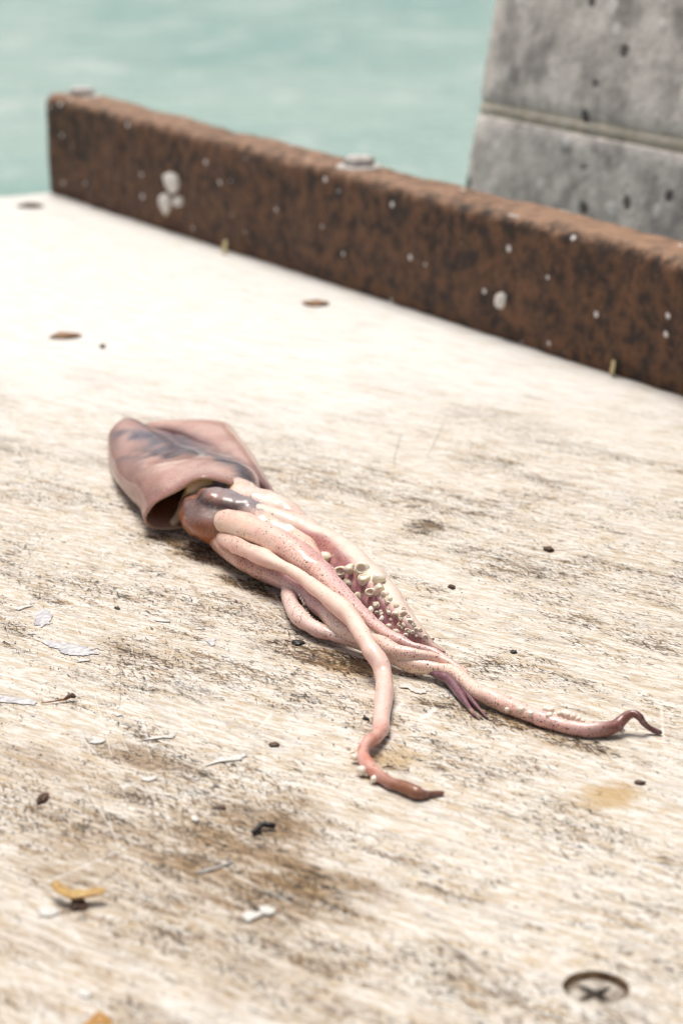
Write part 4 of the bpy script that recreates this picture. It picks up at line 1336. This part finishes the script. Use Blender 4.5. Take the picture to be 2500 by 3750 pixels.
leaf('dry_leaf', [(205, 3228, 4.5, 0.6), (208, 3245, 4.2, 1.6), (228, 3268, 3.4, 2.0), (275, 3285, 2.6, 2.2), (330, 3276, 2.8, 2.1), (385, 3266, 3.6, 1.4)], 3, M_LEAF,
     'yellow curled dry leaf lying left of the brown stain')
leaf('dry_leaf', [(300, 3762, 1.5, 0.8), (340, 3748, 2.6, 2.2), (368, 3738, 3.2, 2.6), (410, 3752, 2.0, 1.6)], 3, M_ORANGE,
     'orange dry leaf cut off by the bottom edge')
crumb('crumb_or_shade', 290, 3312, 60, 0.006, 0.0018, M_DBRN, 'dark lump added for the shade under the yellow leaf', 'crumb', 3)  # lump added to stand for the leaf's shade

CR = 'dark crumbs scattered on the table'
crumb('crumb_or_shade', 155, 2922, 34, 0.006, 0.0022, M_DBRN, 'reddish brown crumb near the left edge below the smears', 'crumb', 1, CR)
crumb('crumb_or_shade', 112, 752, 80, 0.012, 0.004, M_DBRN, 'dark scrap on the far left corner beyond the beam end', 'crumb', 2, CR)
crumb('crumb_or_shade', 240, 1228, 95, 0.012, 0.003, M_BRN, 'long brown scrap on the pale far part, left side', 'crumb', 4, CR)
crumb('crumb_or_shade', 376, 1267, 20, 0.008, 0.002, M_DBRN, 'tiny dark crumb right of the long brown scrap', 'crumb', 5, CR)
crumb('crumb_or_shade', 1155, 1109, 88, 0.014, 0.003, M_BRN, 'brown scrap on the pale far part below the beam', 'crumb', 6, CR)
crumb('crumb_or_shade', 2008, 2010, 30, 0.006, 0.0018, M_DBRN, 'rusty brown crumb on the right, level with the sucker rows', 'crumb', 7, CR)
crumb('crumb_or_shade', 1652, 2148, 20, 0.004, 0.0014, M_DBRN, 'small dark red crumb beside the suckered arm', 'crumb', 8, CR)
crumb('crumb_or_shade', 1090, 2352, 44, 0.005, 0.0012, M_BLACK, 'flat black crumb just below the looped arm', 'crumb', 9, CR)
crumb('crumb_or_shade', 1880, 2386, 22, 0.003, 0.0010, M_BLACK, 'small black crumb above the long right arm', 'crumb', 10, CR)
crumb('crumb_or_shade', 430, 2226, 14, 0.003, 0.0010, M_BLACK, 'black speck above the thin white sliver', 'crumb', 11, CR)
crumb('crumb_or_shade', 1340, 2632, 12, 0.003, 0.0012, M_BLACK, 'black speck touching the left side of the hanging pale arm', 'crumb', 12, CR)
crumb('crumb_or_shade', 1004, 2726, 34, 0.004, 0.0009, M_DBRN, 'grey-brown crumb midway between the pointed shaving and the hanging arm', 'crumb', 13, CR)
crumb('crumb_or_shade', 2340, 2865, 26, 0.004, 0.0012, M_DBRN, 'dark crumb at the right edge of the ochre stain', 'crumb', 14, CR)

strand('dark_strand', [(*zd(520, 1335), 0.6, 2), (*zd(575, 1325), 0.8, 4), (*zd(610, 1328), 0.8, 4), (*zd(650, 1345), 0.6, 1.6), (*zd(700, 1360), 0.6, 1.3), (*zd(760, 1358), 0.8, 2.5), (*zd(772, 1338), 0.7, 2), (*zd(740, 1325), 0.6, 1.2), (*zd(680, 1318), 0.6, 1.0)], M_DBRN,
       'dark looped strand in the crook of the hooked arm', 'strand')
# straw at the foot of the beam
for (sx, sy, lab) in ((823, 905, 'yellowish straw bit at the foot of the beam, left of centre'), (2242, 1345, 'pale upright straw bit at the foot of the beam on the right')):
    strand('straw_bit', [(sx - 3, sy + 26, 1, 7), (sx, sy + 5, 5, 8), (sx + 4, sy - 22, 10, 6)], M_STRAW, lab, 'straw')['group'] = 'straw bits along the beam'
# dropping on the beam face
def dropping(px, label):
    pts = []
    for (sx, sy) in px:
        d = ray(sx, sy)
        t = (KC - EYE).dot(BN) / d.dot(BN)
        pts.append(EYE + d * t)
    c = sum(pts, Vector()) / len(pts)
    n = len(pts)
    vs = [p - BN * 0.0006 - c for p in pts] + [c + (p - c) * 0.7 - BN * 0.0028 - c for p in pts] + [-BN * 0.0032]
    vs += [p + BN * 0.002 - c for p in pts]
    fs = [(i, (i + 1) % n, n + (i + 1) % n, n + i) for i in range(n)] + [(n + i, n + (i + 1) % n, 2 * n) for i in range(n)]
    fs += [(2 * n + 1 + i, 2 * n + 1 + (i + 1) % n, (i + 1) % n, i) for i in range(n)]
    o = link('dropping', mesh_from('dropping', vs, fs), None, [M_DROP])
    o.location = c
    tag(o, label, 'dropping', 'droppings on the beam face')
M_DROP = simple_mat('bird_dropping', (0.66, 0.60, 0.54), (0.76, 0.72, 0.68), 300, 0.8)
dropping([(600, 640), (622, 630), (645, 640), (654, 670), (648, 700), (630, 712), (615, 690), (606, 665)], 'largest whitish dropping on the left part of the beam face')
dropping([(588, 715), (605, 708), (625, 722), (622, 760), (608, 790), (596, 765), (586, 735)], 'dripping whitish dropping right below the largest one')
dropping([(640, 725), (655, 718), (668, 730), (664, 752), (650, 758), (640, 745)], 'round whitish dropping right of the dripping one')
dropping([(1822, 1075), (1840, 1068), (1856, 1080), (1852, 1115), (1838, 1132), (1820, 1125), (1816, 1100)], 'oval white dropping on the right part of the beam face')
